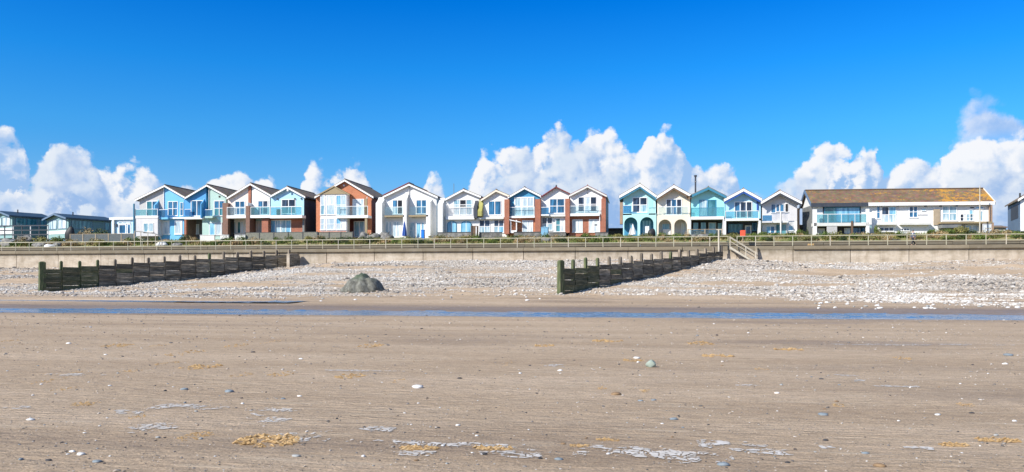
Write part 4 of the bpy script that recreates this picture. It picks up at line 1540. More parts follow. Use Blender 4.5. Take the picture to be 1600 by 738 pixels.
def gable(name, label, u0, u1, el, er, ap, vb, upper, lower, roof='roof_grey', barge='trim', depth=9.0, vfl=339, ov=0.45, side=None, barge_w=0.32, y=YF, rz=0.0, soffit=None, group='seafront houses', wide=0.28):
    """gable-fronted house. el/er: (u,v) of the eave ends, ap: apex, upper/lower: [(u0,u1,material[,recess])]"""
    h = House(name, (u0 + u1) / 2, vb, label, y=y, rz=rz, group=group)
    xe0, xe1, xa = h.X(el[0], -ov), h.X(er[0], -ov), h.X(ap[0], -ov)
    ze0, ze1, za = h.Z(el[1], -ov), h.Z(er[1], -ov), h.Z(ap[1], -ov)
    th = 0.14

    def zr(x):
        if x < xa:
            return ze0 + (za - ze0) * (x - xe0) / (xa - xe0)
        return ze1 + (za - ze1) * (x - xe1) / (xa - xe1)
    zf = h.Z(vfl)
    mb = MB()
    for seg in upper:
        a, b = h.X(seg[0]), h.X(seg[1])
        m = seg[2]
        rec = seg[3] if len(seg) > 3 else 0.0
        poly = [(a, zf), (b, zf), (b, zr(b) - th)]
        if a < xa < b:
            poly.append((xa, za - th))
        poly.append((a, zr(a) - th))
        mb.prism_y(poly, rec, depth, m, side if side and seg is upper[-1] else None)
    for seg in lower:
        a, b = h.X(seg[0]), h.X(seg[1])
        rec = seg[3] if len(seg) > 3 else 0.0
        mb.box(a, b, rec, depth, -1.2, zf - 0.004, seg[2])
        if side and seg is lower[-1]:
            mb.box(b - 0.02, b + 0.012, 0.01, depth, -1.2, zf - 0.004, side)
    h.wall = mb.build('wall', h.root)
    # roof: two pitched slabs meeting at the ridge
    mb = MB()
    e0, e1 = xe0 - wide * 0.0, xe1 + wide * 0.0
    mb.prism_y([(e0, ze0 - th * 0.8), (xa, za - th * 0.8), (xa, za), (e0, ze0)], -ov, depth + 0.2, roof)
    mb.prism_y([(xa + 0.001, za - th * 0.8), (e1, ze1 - th * 0.8), (e1, ze1), (xa + 0.001, za)], -ov, depth + 0.2, roof)
    h.roof = mb.build('roof', h.root)
    mb = MB().tube([(xa, -ov - 0.01, za + 0.02), (xa, depth + 0.2, za + 0.02)], 0.07, roof, 6)
    mb.build('ridge', h.roof)
    # bargeboards
    bw = barge_w
    for (p, q) in (((e0, ze0), (xa, za)), ((xa, za), (e1, ze1))):
        mb = MB()
        d = (za - min(ze0, ze1)) * 0
        mb.prism_y([(p[0], p[1] - bw), (q[0], q[1] - bw), (q[0], q[1] - 0.085), (p[0], p[1] - 0.085)], -ov - 0.05, -ov - 0.004, barge)
        mb.build('bargeboard', h.roof)
        if soffit:
            mb = MB()
            mb.prism_y([(p[0] + 0.02, p[1] - bw - 0.26), (q[0] - 0.02, q[1] - bw - 0.26), (q[0] - 0.02, q[1] - bw - 0.003), (p[0] + 0.02, p[1] - bw - 0.003)], -ov + 0.02, -ov + 0.06, soffit)
            mb.build('soffit', h.roof)
    # gutters and a downpipe
    for xx, zz in ((e0, ze0), (e1, ze1)):
        MB().box(xx - 0.06, xx + 0.06, -ov + 0.03, depth, zz - 0.22, zz - 0.09, 'trim' if roof != 'roof_grey' else 'darkgrey').build('gutter', h.roof)
    h.zf, h.zr, h.xa, h.za = zf, zr, xa, za
    return h


def pipe(h, u, v0, v1, dy=-0.08, r=0.05, mat='trim', name='downpipe'):
    x = h.X(u)
    return MB().tube([(x, dy, h.Z(v0)), (x, dy, h.Z(v1))], r, mat, 6).build(name, h.root)


def arch_front(h, u0, u1, v0, v1, arches, dy, mat, thick=0.3, name='arcade', inner=None):
    """front wall with arched openings"""
    X0, X1, Z0, Z1 = h.rect(u0, v0, u1, v1, dy)
    Z0 -= 0.6
    mb = MB()
    ed = [X0]
    A = []
    for (a0, a1, at_) in arches:
        xa, xb, zt = h.X(a0, dy), h.X(a1, dy), h.Z(at_, dy)
        A.append((xa, xb, zt))
    cur = X0
    for (xa, xb, zt) in A:
        mb.box(cur, xa, dy, dy + thick, Z0, Z1, mat)
        r = (xb - xa) / 2
        cx = (xa + xb) / 2
        n = 14
        for i in range(n):
            p0 = math.pi - math.pi * i / n
            p1 = math.pi - math.pi * (i + 1) / n
            xx0, xx1 = cx + r * math.cos(p0), cx + r * math.cos(p1)
            zz0, zz1 = zt - r + r * math.sin(p0), zt - r + r * math.sin(p1)
            mb.prism_y([(xx0, zz0), (xx1, zz1), (xx1, Z1), (xx0, Z1)], dy, dy + thick, mat)
        cur = xb
    mb.box(cur, X1, dy, dy + thick, Z0, Z1, mat)
    return mb.build(name, h.root)


# --- H1 grey and sky blue
h = gable('semi_detached_house', 'light grey and sky blue house with a wide white balcony, leftmost of the gabled row', 211, 288, (210, 311), (289, 308), (257, 289), 366,
          [(218, 256, 'grey'), (256, 287.6, 'skyblue')], [(215, 247, 'grey'), (247, 287.6, 'skyblue')], vfl=340)
h.box('front_block', 211, 341.5, 246.5, 369, -1.2, -0.01, 'palegrey')
h.balcony(210.5, 246.5, 327, 337, 1.25, 'trim', 'c_teal', 341)
h.window(229, 314, 247, 338, 2, 1, ('g_teal', 'g_blue'))
h.window(262.5, 315, 278, 338, 2, 2, 'g_blue')
h.window(281.5, 317, 286.5, 338, 1, 2, 'g_blue', fw=0.06)
h.window(224, 348.5, 240, 363, 2, 1, 'g_pale', dy=-1.2)
h.window(254, 345, 265, 367, 1, 1, 'g_white', name='door', fw=0.14)
h.window(273, 345, 285, 367, 1, 1, 'g_white', name='door', fw=0.14)
h.balcony(248, 262, 328, 340, 0.9, 'skyblue', 'c_blue', 343, posts=False)
h.wing(247.5, 312, 341, 1.0, 'skyblue', 0.16)
pipe(h, 256.5, 293, 338)
h.box('fascia', 247, 340, 288, 342.5, -0.35, -0.006, 'trim')
x = h.X(209.3, -1.3)
MB().tube([(x, -1.3, -1), (x, -1.3, h.Z(318, -1.3))], 0.12, 'teal_trim', 7).build('corner_post', h.root)

# --- H2 blue and mint
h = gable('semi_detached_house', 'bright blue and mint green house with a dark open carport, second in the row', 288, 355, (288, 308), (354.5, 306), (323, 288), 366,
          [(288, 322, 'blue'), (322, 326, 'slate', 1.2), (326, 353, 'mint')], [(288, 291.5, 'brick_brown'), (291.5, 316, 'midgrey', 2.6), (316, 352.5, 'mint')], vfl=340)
h.window(298.5, 313, 317, 338, 2, 1, 'g_blue')
h.window(334.5, 314, 351, 338, 2, 2, ('g_teal', 'g_teal', 'g_blue', 'g_blue'))
h.window(327, 348, 336.5, 368, 1, 1, 'g_sky', name='door')
h.window(337, 348, 347, 368, 1, 1, 'g_white', fr='palegrey', name='door')
h.box('beam', 288, 339, 317, 342.5, -0.5, -0.006, 'trim')
h.balcony(288, 298, 327, 337.5, 0.5, 'teal_trim', 'c_blue', 339, posts=False)
h.wing(319, 310, 341, 0.9, 'blue', 0.14)
h.balcony(320, 332, 328, 338, 0.9, 'mint', 'c_blue', 341, posts=False)
h.box('carport_pillar', 288, 343, 291, 367, -0.4, -0.01, 'brick_red')
h.window(303, 350, 311, 366, 2, 1, ('g_black', 'g_white'), dy=2.55, name='door')
pipe(h, 327, 292, 338)
MB().box(h.X(343) - 0.12, h.X(343) + 0.12, -0.06, -0.005, h.Z(309), h.Z(306.5), 'dark').build('vent', h.root)
h.box('pier', 347.5, 318, 356, 367, -0.7, -0.01, 'brick_brown', at=-0.7)

# --- H3 blush and white
h = gable('semi_detached_house', 'blush and white house with a glass balcony over a shaded brick porch', 355, 422, (354, 308), (423, 304.5), (391, 286), 366,
          [(356, 389, 'blush'), (389, 393.5, 'brick_red', 0.6), (393.5, 421.5, 'ice' if False else 'white')], [(356, 359, 'dark', 0.2), (359, 385, 'white', 1.3), (385, 393, 'brick_brown', 0), (393, 422, 'aqua', 1.3)], vfl=340)  # porch recess walls tinted dark and aqua for their shade
h.window(367, 314, 383, 336, 2, 2, 'g_blue')
h.window(403, 314, 419, 336, 2, 2, ('g_blue', 'g_dark'))
h.balcony(354, 384.5, 324, 336.5, 1.3, 'trim', 'c_clear', 341)
h.balcony(391, 421.8, 324, 336.5, 1.3, 'trim', 'c_teal', 341)
h.box('pier', 384, 322, 390, 366, -1.35, -0.01, 'brick_brown', at=-1.35)
h.box('pier', 388.5, 290, 392.5, 336, -0.12, 0.5, 'brick_red', at=0)
h.window(361, 346, 369, 365, 1, 1, 'g_white', name='door', dy=1.3)
h.window(371, 346, 381, 365, 2, 1, ('g_teal', 'g_white'), name='door', dy=1.3)
h.window(396, 346, 409, 365, 3, 1, ('g_sky', 'g_white', 'g_white'), name='door', dy=1.3)
h.wing(393, 318, 338, 1.2, 'trim', 0.1, curve=False)

# --- H4 pale blue
h = gable('house', 'pale blue single gabled house over red brick with a shade-darkened slate side wall', 423, 476, (422, 305), (477, 307), (448.5, 291), 366,
          [(423, 475, 'paleblue')], [(423, 475, 'brick_red')], vfl=340, side='slate')  # side colour darkened for the end wall's shade
h.window(440, 311.5, 462, 334.5, 2, 2, ('g_teal', 'g_teal', 'g_dark', 'g_dark'))
h.balcony(422, 472, 323.5, 336.5, 1.3, 'trim', 'c_teal', 341)
h.window(422.5, 344, 455, 365, 4, 1, ('g_sky', 'g_pale', 'g_pale', 'g_sky'))
h.box('finial', 448, 294, 450.5, 299, -0.52, -0.43, 'trim')
h.box('pier', 411, 342, 421, 366, -0.9, 1.0, 'brick_red', at=-0.5)
h.box('corner_panel', 472.5, 341, 475.5, 366, -0.35, -0.01, 'midgrey')
for u in (433, 436):
    x = h.X(u, -0.9)
    MB().box(x - 0.1, x + 0.15, -0.9, -0.7, h.Z(336.5, -0.9), h.Z(327, -0.9), 'brown').build('balcony_chair', h.root)
for u in (434, 461, 471):
    x = h.X(u)
    MB().box(x - 0.09, x + 0.09, -0.14, -0.005, h.Z(312), h.Z(310), 'dark').build('wall_lamp', h.root)

# --- H5 red brick with white bay
h = gable('house', 'large red brick house with a two storey white glazed bay and tan small gable', 493, 583, (491.5, 306), (583.5, 307.5), (538.5, 280), 368,
          [(494, 581, 'brick_orange')], [(494, 542, 'brick_orange'), (542, 572, 'brick_shade', 1.2), (572, 581, 'brick_orange')], vfl=340, side='brick_shade', depth=11)  # brick of the recess and side wall has shade in its colour
bay = -1.1
x0, x1 = h.X(500, bay), h.X(542.5, bay)
MB().box(x0 + 0.05, x1 - 0.05, bay + 0.05, -0.005, h.Z(369), h.Z(303, bay), 'trim').build('bay', h.root)
for (a, b) in ((500.5, 508), (510, 523.5), (525, 541)):
    h.window(a, 305, b, 336, 2 if b - a > 14 else 1, 2, ('g_pale', 'g_white', 'g_sky'), dy=bay + 0.04)
    h.window(a, 341, b, 359.5, 2 if b - a > 14 else 1, 2, ('g_white', 'g_white', 'g_sky'), dy=bay + 0.04)
h.box('bay_base', 499.5, 361.5, 541, 370, bay - 0.03, -0.006, 'brick_orange')
xm = h.X(523, bay)
poly = [(x0 - 0.3, h.Z(303.5, bay)), (x1 + 0.3, h.Z(303.5, bay)), (xm, h.Z(291.5, bay))]
MB().prism_y(poly, bay - 0.12, 0.2, 'tan').build('bay_gable', h.root)
for a, b in (((x0 - 0.42, h.Z(304.5, bay)), (xm, h.Z(290.5, bay))), ((xm, h.Z(290.5, bay)), (x1 + 0.42, h.Z(304.5, bay)))):
    MB().prism_y([(a[0], a[1] - 0.16), (b[0], b[1] - 0.16), b, a], bay - 0.22, bay - 0.13, 'tan').build('bay_bargeboard', h.root)
h.window(551, 311.5, 569, 338, 2, 1, 'g_white')
h.balcony(525, 575, 323, 337, 1.55, 'trim', 'c_clear', 341)
h.window(553, 346, 570.5, 371, 2, 1, 'g_pale', dy=1.15, name='door')
h.box('porch_post', 570, 311, 573.5, 371, -1.5, -1.3, 'tan')
pipe(h, 575.5, 309, 371, -0.5, 0.06)
MB().tube([(h.X(537.5), -0.05, h.Z(290)), (h.X(537.5), -0.012, h.Z(290))], 0.13, 'trim', 10).build('vent', h.root)

# --- H6 white double
h = gable('house', 'wide all white double fronted house with a maroon roof edge and a pale side wall', 597, 683, (598, 305.5), (684, 307.5), (639, 286.5), 369,
          [(598, 682, 'white')], [(598, 682, 'white')], vfl=339, side='ice', depth=9, barge='trim', roof='roof_grey')  # side wall tinted blue as in shade
xx = [(h.X(598, -0.6), h.Z(304.4, -0.6)), (h.X(639, -0.6), h.Z(285.4, -0.6))]
MB().prism_y([(xx[0][0], xx[0][1] - 0.04), (xx[1][0], xx[1][1] - 0.04), (xx[1][0], xx[1][1] + 0.08), (xx[0][0], xx[0][1] + 0.08)], -0.52, 2.0, 'maroon').build('verge_trim', h.root)
h.wing(596.5, 308, 369, 1.25, 'white', 0.9, vm=317)
h.wing(636, 300, 369, 1.1, 'white', 0.5, vm=312)
h.wing(672, 312, 369, 1.0, 'white', 0.6, vm=316)
h.window(613, 312, 629.5, 335, 2, 2, ('g_pale', 'g_black', 'g_blue', 'g_black'))
h.window(650, 312.5, 667, 335, 2, 2, 'g_blue')
h.box('balcony_sill', 600.5, 336.5, 631.5, 339, -1.1, -0.006, 'tan')
h.box('balcony_sill', 638.5, 336.5, 669, 339, -1.0, -0.006, 'tan')
h.box('balustrade', 601, 323.5, 630, 336, -0.95, -0.93, 'c_clear')
h.box('balustrade', 640, 323.5, 668, 336, -0.85, -0.83, 'c_clear')
h.window(602.5, 346, 612, 371, 2, 1, 'g_white', name='door')
h.window(613, 346, 626.5, 371, 2, 1, 'g_white', name='door')
h.window(640, 348, 649, 372, 1, 2, 'g_pale', fr='palegrey', name='window')
h.window(650, 348, 658, 372, 1, 1, 'g_sky', name='door')
h.window(659, 348, 662.5, 364, 1, 1, 'g_sky', fw=0.05)
pipe(h, 639.5, 289, 330, -0.1, 0.05, 'palegrey')

# --- H7 white with arches
h = gable('house', 'white gabled house with two arched blue windows downstairs', 696, 750, (695, 310), (751.5, 306.5), (724, 295), 366,
          [(696, 750, 'white')], [(696, 748, 'white')], vfl=339)
h.wing(691, 309, 366, 1.2, 'white', 0.7, vm=319)
h.window(708.5, 312, 738.5, 336.5, 3, 2, 'g_pale', dark=1)
h.balcony(696, 741, 320, 338, 0.55, 'trim', None, 343, rail='trim', posts=False)
for (a, b) in ((699, 713.5), (720.5, 736.5)):
    xa_, xb_, z0, z1 = h.rect(a, 345.5, b, 366, 0)
    r = (xb_ - xa_) / 2
    cx = (xa_ + xb_) / 2
    def archpoly(k, zz):
        return [(cx - k, zz)] + [(cx + k, zz)] + [(cx + k * math.cos(math.pi * i / 10), z1 - r * 0.7 + (k * 0.7) * math.sin(math.pi * i / 10)) for i in range(0, 11)]
    w = MB().prism_y(archpoly(r + 0.02, z0), -0.06, 0.0 - 0.003, 'teal_trim').build('arched_window', h.root)
    MB().prism_y(archpoly(r - 0.08, z0 + 0.05), -0.075, -0.061, 'g_sky').build('pane', w)
    MB().box(cx - 0.04, cx + 0.04, -0.09, -0.076, z0, z1 - 0.05, 'trim').build('mullion', w)
h.wing(745, 314, 341, 0.9, 'slate', 0.5)
x = h.X(704)
MB().tube([(x, 2, h.zr(x) - 0.1), (x, 2, h.Z(284))], 0.035, 'midgrey', 6).build('aerial', h.root)
MB().tube([(x - 0.3, 2, h.Z(302)), (x + 0.3, 2, h.Z(302.5))], 0.03, 'midgrey', 6).build('aerial_arm', h.root)

# --- H8 cream white with olive wing
h = gable('house', 'white house with cream roof edge and an olive yellow curved wing wall on its left', 752, 795, (751, 311), (796.5, 305.5), (775, 296), 366,
          [(752, 794, 'white')], [(752, 794, 'white')], vfl=341, barge='cream')
h.window(763, 314, 783.5, 336.5, 2, 1, 'g_blue')
h.wing(752, 311, 337.5, 1.1, 'olive', 0.55, vm=330)
h.box('fascia', 745, 339.5, 787, 342.5, -0.6, -0.006, 'offwhite')
h.window(748.5, 343.5, 766, 364.5, 2, 2, ('g_pale', 'g_pale', 'g_dark', 'g_dark'))
h.window(771.5, 343.5, 787.5, 364.5, 2, 2, ('g_pale', 'g_sky', 'g_dark', 'g_dark'))
h.box('pier', 788, 312, 795.5, 366, -0.9, -0.01, 'brick_red', at=-0.9)

# --- H9 ocean blue and brick
h = gable('house', 'ocean blue gabled house with a big white bay window above an orange brick ground floor', 796, 844, (793.5, 306.5), (845, 305), (819.5, 292), 366,
          [(796, 844, 'oceanblue')], [(796, 844, 'brick_orange')], vfl=340)
h.window(804, 308.5, 834.5, 337, 3, 2, ('g_pale', 'g_white', 'g_white'), fw=0.12, dy=-0.1)
h.box('front_panel', 803.4, 308, 835, 338, -0.09, -0.005, 'trim')
h.balcony(794.5, 835.5, 324, 337.5, 0.6, 'trim', 'c_clear', 340.5)
h.box('pier', 836, 311.5, 844.5, 366, -0.75, -0.01, 'brick_red', at=-0.75)
xx0, xx1, z0, z1 = h.rect(797, 344, 807.5, 364, -0.7)
pm = MB()
pm.box(xx0, xx0 + 0.12, -0.7, -0.01, z0, z1, 'trim')
pm.box(xx1 - 0.12, xx1, -0.7, -0.01, z0, z1, 'trim')
pm.box(xx0, xx1, -0.66, -0.012, z0, z0 + 0.35, 'trim')
pm.prism_y([(xx0 - 0.15, z1), (xx1 + 0.55, z1 - 0.35), (xx1 + 0.55, z1 - 0.25), (xx0 - 0.15, z1 + 0.12)], -0.85, -0.01, 'trim')
pm.build('porch', h.root)
h.window(816, 344.5, 833, 364, 2, 1, 'g_white')

# --- H10 white, red roof edge
h = gable('house', 'white house with dark red roof edges and a four pane blue window', 845.5, 889, (845, 306.5), (890.5, 302.5), (868.5, 291.5), 366,
          [(845.5, 889, 'white')], [(845.5, 883.5, 'white')], vfl=338, barge='maroon', barge_w=0.15, roof='roof_red')
h.window(858.5, 310.5, 882.5, 334, 2, 2, 'g_blue')
h.balcony(845.5, 858, 324, 335, 0.8, 'trim', 'c_blue', 337, posts=False)
h.box('fascia', 845.5, 335.5, 883.5, 338.5, -0.55, -0.006, 'offwhite')
h.window(846.5, 339, 863.5, 360.5, 2, 2, ('g_pale', 'g_pale', 'g_dark', 'g_dark'))
h.window(868, 341, 883, 363, 2, 2, ('g_teal', 'g_white'))
h.box('pier', 883.3, 311, 890, 364, -0.8, -0.01, 'brick_red', at=-0.8)
x = h.X(869)
MB().tube([(x, 0.3, h.za), (x, 0.3, h.za + 0.28)], 0.09, 'darkgrey', 7).build('roof_vent', h.root)

# --- H11 white, red edge, brick
h = gable('house', 'white house with red roof edge over red brick with two white doors', 890, 947, (889.5, 303.5), (948, 305), (918, 289.5), 366,
          [(891, 941, 'white'), (941, 946.5, 'brick_red')], [(890, 946.5, 'brick_red')], vfl=338, barge='offwhite', roof='roof_red', side='slateblue', depth=9.5)  # blue-grey side puts the end wall's shade into the colour
h.window(903, 307.5, 932.5, 331.5, 3, 2, ('g_dark', 'g_white', 'g_dark'))
h.balcony(890, 937, 322, 333.5, 0.7, 'trim', 'c_clear', 337.5)
h.window(894, 343, 910.5, 363.5, 2, 1, 'g_white', name='door')
h.window(920, 343, 936.5, 363.5, 2, 1, 'g_white', name='door')
h.box('pier', 939.5, 311, 946.5, 364, -0.7, -0.01, 'brick_red', at=-0.7)
MB().box(h.X(929), h.X(933), -0.06, -0.004, h.Z(352.5), h.Z(351), 'dark').build('letter_box', h.root)
for v in (297, 302):
    MB().tube([(h.X(918), -0.09, h.Z(v)), (h.X(918), -0.005, h.Z(v))], 0.07, 'darkgrey', 8).build('wall_lamp', h.root)
pipe(h, 937.5, 338, 364, -0.5, 0.06)

# --- H12 aqua with arches
h = gable('house', 'aqua house with thick white roof edges and two arched porches', 972, 1025, (967.5, 304.5), (1026.5, 305.5), (1000, 286.5), 366,
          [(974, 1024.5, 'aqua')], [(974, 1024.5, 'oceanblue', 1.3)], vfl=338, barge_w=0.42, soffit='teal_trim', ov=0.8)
h.window(988, 308.5, 1011.5, 332.5, 2, 2, ('g_dark', 'g_pale', 'g_dark', 'g_dark'), fw=0.1)
h.box('shutter', 976, 308, 984.5, 329, -0.03, -0.004, 'aqua2')
h.box('shutter', 1014, 309, 1020, 325, -0.03, -0.004, 'aqua2')
h.balcony(973.5, 987, 321, 333.5, 0.9, 'aqua', 'c_blue', 336, posts=False)
h.balcony(1013.5, 1024.5, 325.5, 333, 0.9, 'aqua', None, 336, rail='dark', posts=False)
arch_front(h, 973.5, 1025.5, 334, 368, [(975.3, 996, 339.5), (1000.2, 1021.2, 339.5)], -0.9, 'aqua')
h.box('floor_slab', 973.6, 334.3, 1025.4, 337.8, -0.6, -0.006, 'aqua')
h.window(982, 348, 990, 368, 1, 1, 'g_sky', name='door', dy=1.3, fr='oceanblue')
h.window(1003, 344, 1018, 368, 3, 1, 'g_sky', dy=1.3, fr='oceanblue', name='door')
h.box('side_pier', 968.5, 316, 973, 350, 0.2, 1.2, 'brick_tan', at=0.2)

# --- H13 cream with arches
h = gable('house', 'cream house with white roof edges, three pane upper window and two arched porches', 1026.5, 1079, (1025.5, 306), (1081, 304.5), (1053, 288.5), 367,
          [(1027, 1078.5, 'cream')], [(1027, 1078.5, 'palegrey', 1.3)], vfl=341, barge_w=0.42, soffit='brown', ov=0.8)
h.window(1040.5, 311, 1065.5, 336, 3, 2, ('g_dark', 'g_blue', 'g_dark'), fw=0.1)
h.balcony(1027.5, 1076, 323, 336, 0.9, 'cream', 'c_clear', 340)
arch_front(h, 1026.5, 1078.5, 337, 369, [(1029, 1049, 343), (1053.5, 1073.5, 343)], -0.92, 'cream')
h.window(1034, 349, 1047, 361, 1, 1, 'g_sky', name='window', dy=1.25, fr='palegrey')
h.window(1064, 348, 1072, 370, 1, 1, 'g_white', dy=1.25, name='door')
h.box('low_wall', 1036, 358, 1048, 367, 0.3, 0.45, 'white')
x = h.X(1075.5, -0.7)
mb = MB()
vs = [(x, -0.85, h.Z(309.5, -0.8))]
n = 12
zc = h.Z(309.5, -0.8)
mb.add([(x, -0.78, zc)] + [(x + 0.24 * math.cos(2 * math.pi * k / n), -0.92, zc + 0.24 * math.sin(2 * math.pi * k / n)) for k in range(n)], [(0, k + 1, (k + 1) % n + 1) for k in range(n)], 'brown')
mb.tube([(x, -0.78, zc), (x, -0.01, zc - 0.15)], 0.03, 'darkgrey', 5)
mb.build('satellite_dish', h.root)

# --- H14 turquoise, teal edge
h = gable('house', 'turquoise house with dark teal roof edges and a tall black stove flue', 1079.5, 1133, (1077.5, 304.5), (1135, 306), (1107, 291.5), 368,
          [(1080, 1132.5, 'aqua2')], [(1080, 1132.5, 'dark', 2.0)], vfl=341, barge='teal_trim', barge_w=0.42, ov=0.8)  # recessed ground wall painted dark for the shade inside
h.window(1092.5, 312.5, 1119, 338.5, 2, 1, ('g_pale', 'g_teal'), fw=0.07, fr='oceanblue')
h.balcony(1079.5, 1131.5, 325, 338.5, 1.2, 'trim', 'c_teal', 343, rail='teal_trim')
h.window(1082, 347, 1092, 362, 1, 1, 'g_sky', dy=1.95, fr='dark')
h.window(1094, 347, 1104, 362, 1, 1, 'g_sky', dy=1.95, fr='dark')
h.window(1107, 348, 1119, 369, 1, 1, 'g_sky', dy=1.95, name='door', fr='palegrey')
h.window(1120.5, 348, 1129, 362, 1, 1, 'g_sky', dy=1.95, fr='dark')
h.box('pier', 1077.5, 341, 1079.8, 368, -1.2, -0.01, 'offwhite')
h.box('pier', 1129.5, 343, 1132, 368, -1.2, -0.01, 'palegrey')
x = h.X(1086.7, 1.5)
MB().tube([(x, 1.5, h.zr(x) - 0.3), (x, 1.5, h.Z(275, 1.5))], 0.11, 'slate', 9).build('flue', h.root)
MB().tube([(x, 1.5, h.Z(276, 1.5)), (x, 1.5, h.Z(273.5, 1.5))], 0.19, 'slate', 9).build('flue_cowl', h.root)
MB().tube([(x, 1.5, h.Z(284.5, 1.5)), (x, 1.5, h.Z(283, 1.5))], 0.14, 'midgrey', 9).build('flue_collar', h.root)

# --- H15 pale blue, navy soffit
h = gable('house', 'pale blue house with white roof edge lined in navy and a dark glazed ground floor', 1133, 1189, (1131, 310), (1190.5, 310), (1162, 294), 369,
          [(1133.5, 1188.5, 'paleblue')], [(1133.5, 1188.5, 'slate', 1.8)], vfl=342, barge_w=0.42, soffit='navy_trim', ov=0.8)  # slate tone of the recessed ground wall carries its shade
h.window(1147, 315, 1175.5, 341, 3, 1, ('g_blue', 'g_dark', 'g_dark'), fw=0.11)
h.balcony(1133, 1186, 330, 341.5, 1.2, 'trim', 'c_teal', 345)
h.window(1138, 350, 1160, 363, 3, 1, ('g_teal',), dy=1.75, fr='teal_trim')
h.window(1164, 352.5, 1174, 369, 1, 1, 'g_blue', dy=1.7, name='door', fw=0.15)
h.window(1175, 349, 1182, 361, 1, 1, 'g_blue', dy=1.7, fr='teal_trim')
h.box('pier', 1132, 345, 1134.5, 369, -1.2, -0.01, 'trim')
h.box('pier', 1185.5, 345, 1188.5, 369, -1.2, -0.01, 'trim')
h.box('wing_panel', 1182.5, 314, 1185, 330, -0.12, -0.006, 'navy_trim')

# --- H16 light grey
h = gable('house', 'light grey house with white roof edges and four narrow windows, rightmost of the gabled row', 1190, 1246, (1189, 314), (1253, 315), (1219, 297), 369,
          [(1191, 1245.5, 'palegrey')], [(1191, 1245.5, 'white')], vfl=346, barge_w=0.40, soffit='slate', ov=0.9)
h.window(1204.5, 319, 1212, 333, 1, 1, 'g_blue', fw=0.05)
h.window(1212.5, 319, 1218, 331, 1, 1, 'g_blue', fw=0.05)
h.window(1218.5, 319, 1225, 331, 1, 1, 'g_blue', fw=0.05)
h.window(1226.5, 318.5, 1232, 332, 1, 1, 'g_black', fw=0.05)
h.balcony(1191, 1207, 336, 345.5, 1.0, 'palegrey', 'c_blue', 348, posts=False)
h.balcony(1208, 1232, 334, 345.5, 1.0, 'white', None, 348, rail='slateblue', posts=False)
h.window(1196.5, 353, 1211, 365, 2, 1, ('g_sky', 'g_blue'), dy=0, fr='trim')
h.window(1211.5, 350, 1229, 371, 2, 1, 'g_teal', name='door', fr='palegrey')
h.window(1231, 352.5, 1239.5, 361.5, 1, 1, 'g_sky')
h.box('chimney_pier', 1245.7, 326, 1249.5, 362, 0.6, 1.6, 'brick_tan', at=0.6)
pipe(h, 1217.5, 332, 371, -1.15, 0.09, 'offwhite', 'flag_post')

# ------------------------------------------------------------------ long building
h = House('long_building', 1410, 366, 'long white two storey terrace under one brown lichen spotted roof', 'building', y=13.5, rz=R(3))
D = 5.0
RY = 2.6
xl, xr = h.X(1269.5), h.X(1549)
ze = h.Z(318.5)
mb = MB()
zr_ = h.Z(296, RY)
mb.prism_x([(0, -1.5), (D, -1.5), (D, ze), (RY, zr_ - 0.15), (0, ze)], xl, xr, 'white')
mb.box(xl - 0.02, xl, 0.01, D - 0.01, -1.5, ze - 0.05, 'midgrey')
mb.build('wall', h.root)
mb = MB()
xrl, xrr = h.X(1267, -0.3), h.X(1553, -0.3)
mb.prism_x([(-0.45, ze - 0.02), (RY, zr_ - 0.13), (RY, zr_), (-0.45, ze + 0.12)], xrl, xrr, 'roof_brown')
mb.prism_x([(RY + 0.002, zr_ - 0.13), (D + 0.4, ze - 0.02), (D + 0.4, ze + 0.12), (RY + 0.002, zr_)], xrl, xrr, 'roof_brown')
roof = mb.build('roof', h.root)
MB().box(xrl, xrr, RY - 0.14, RY + 0.14, zr_ - 0.02, zr_ + 0.09, 'brown').build('ridge', roof)
MB().box(xrl - 0.03, h.X(1356, -0.5), -0.62, -0.46, ze - 0.35, ze + 0.13, 'slate').build('fascia', roof)
MB().box(h.X(1356.5, -0.5), xrr, -0.56, -0.46, ze - 0.28, ze + 0.13, 'trim').build('fascia', roof)
MB().prism_x([(-0.45, ze - 0.25), (RY, zr_ - 0.35), (D + 0.3, ze - 0.25), (D + 0.3, ze + 0.13), (RY, zr_ + 0.06), (-0.45, ze + 0.16)], xrl - 0.12, xrl - 0.004, 'slateblue').build('verge', roof)
MB().prism_x([(-0.45, ze - 0.25), (RY, zr_ - 0.35), (D + 0.3, ze - 0.25), (D + 0.3, ze + 0.13), (RY, zr_ + 0.06), (-0.45, ze + 0.16)], xrr + 0.004, xrr + 0.12, 'cream').build('verge', roof)
# left unit
h.box('glazing_surround', 1286, 321.5, 1345, 349, -0.08, -0.005, 'slate')
h.window(1287.5, 323, 1343.5, 347, 3, 1, ('g_teal', 'g_sky', 'g_sky'), fr='teal_trim', dy=-0.09)
h.balcony(1272, 1358, 334, 347.5, 1.3, 'offwhite', 'c_teal', 352.5)
h.box('pillar', 1271, 326, 1276.5, 366, -1.3, -1.0, 'white')
h.box('pillar', 1353.5, 326, 1358.5, 366, -1.3, -1.0, 'white')
h.box('shaded_recess_panel', 1277, 353, 1356, 367, -0.03, -0.006, 'dark')  # flat dark sheet painted for the shaded recess
h.box('shutter', 1278, 356, 1289, 367, -0.07, -0.035, 'offwhite')
h.box('panel', 1292, 352.8, 1308, 367, -1.25, -1.15, 'grey')
h.window(1318, 355, 1352, 366, 3, 1, ('g_white', 'g_blue', 'g_blue', 'g_white'), fr='slate', dy=-0.04)
h.box('post', 1330, 345, 1333, 366, -1.42, -1.3, 'brown')
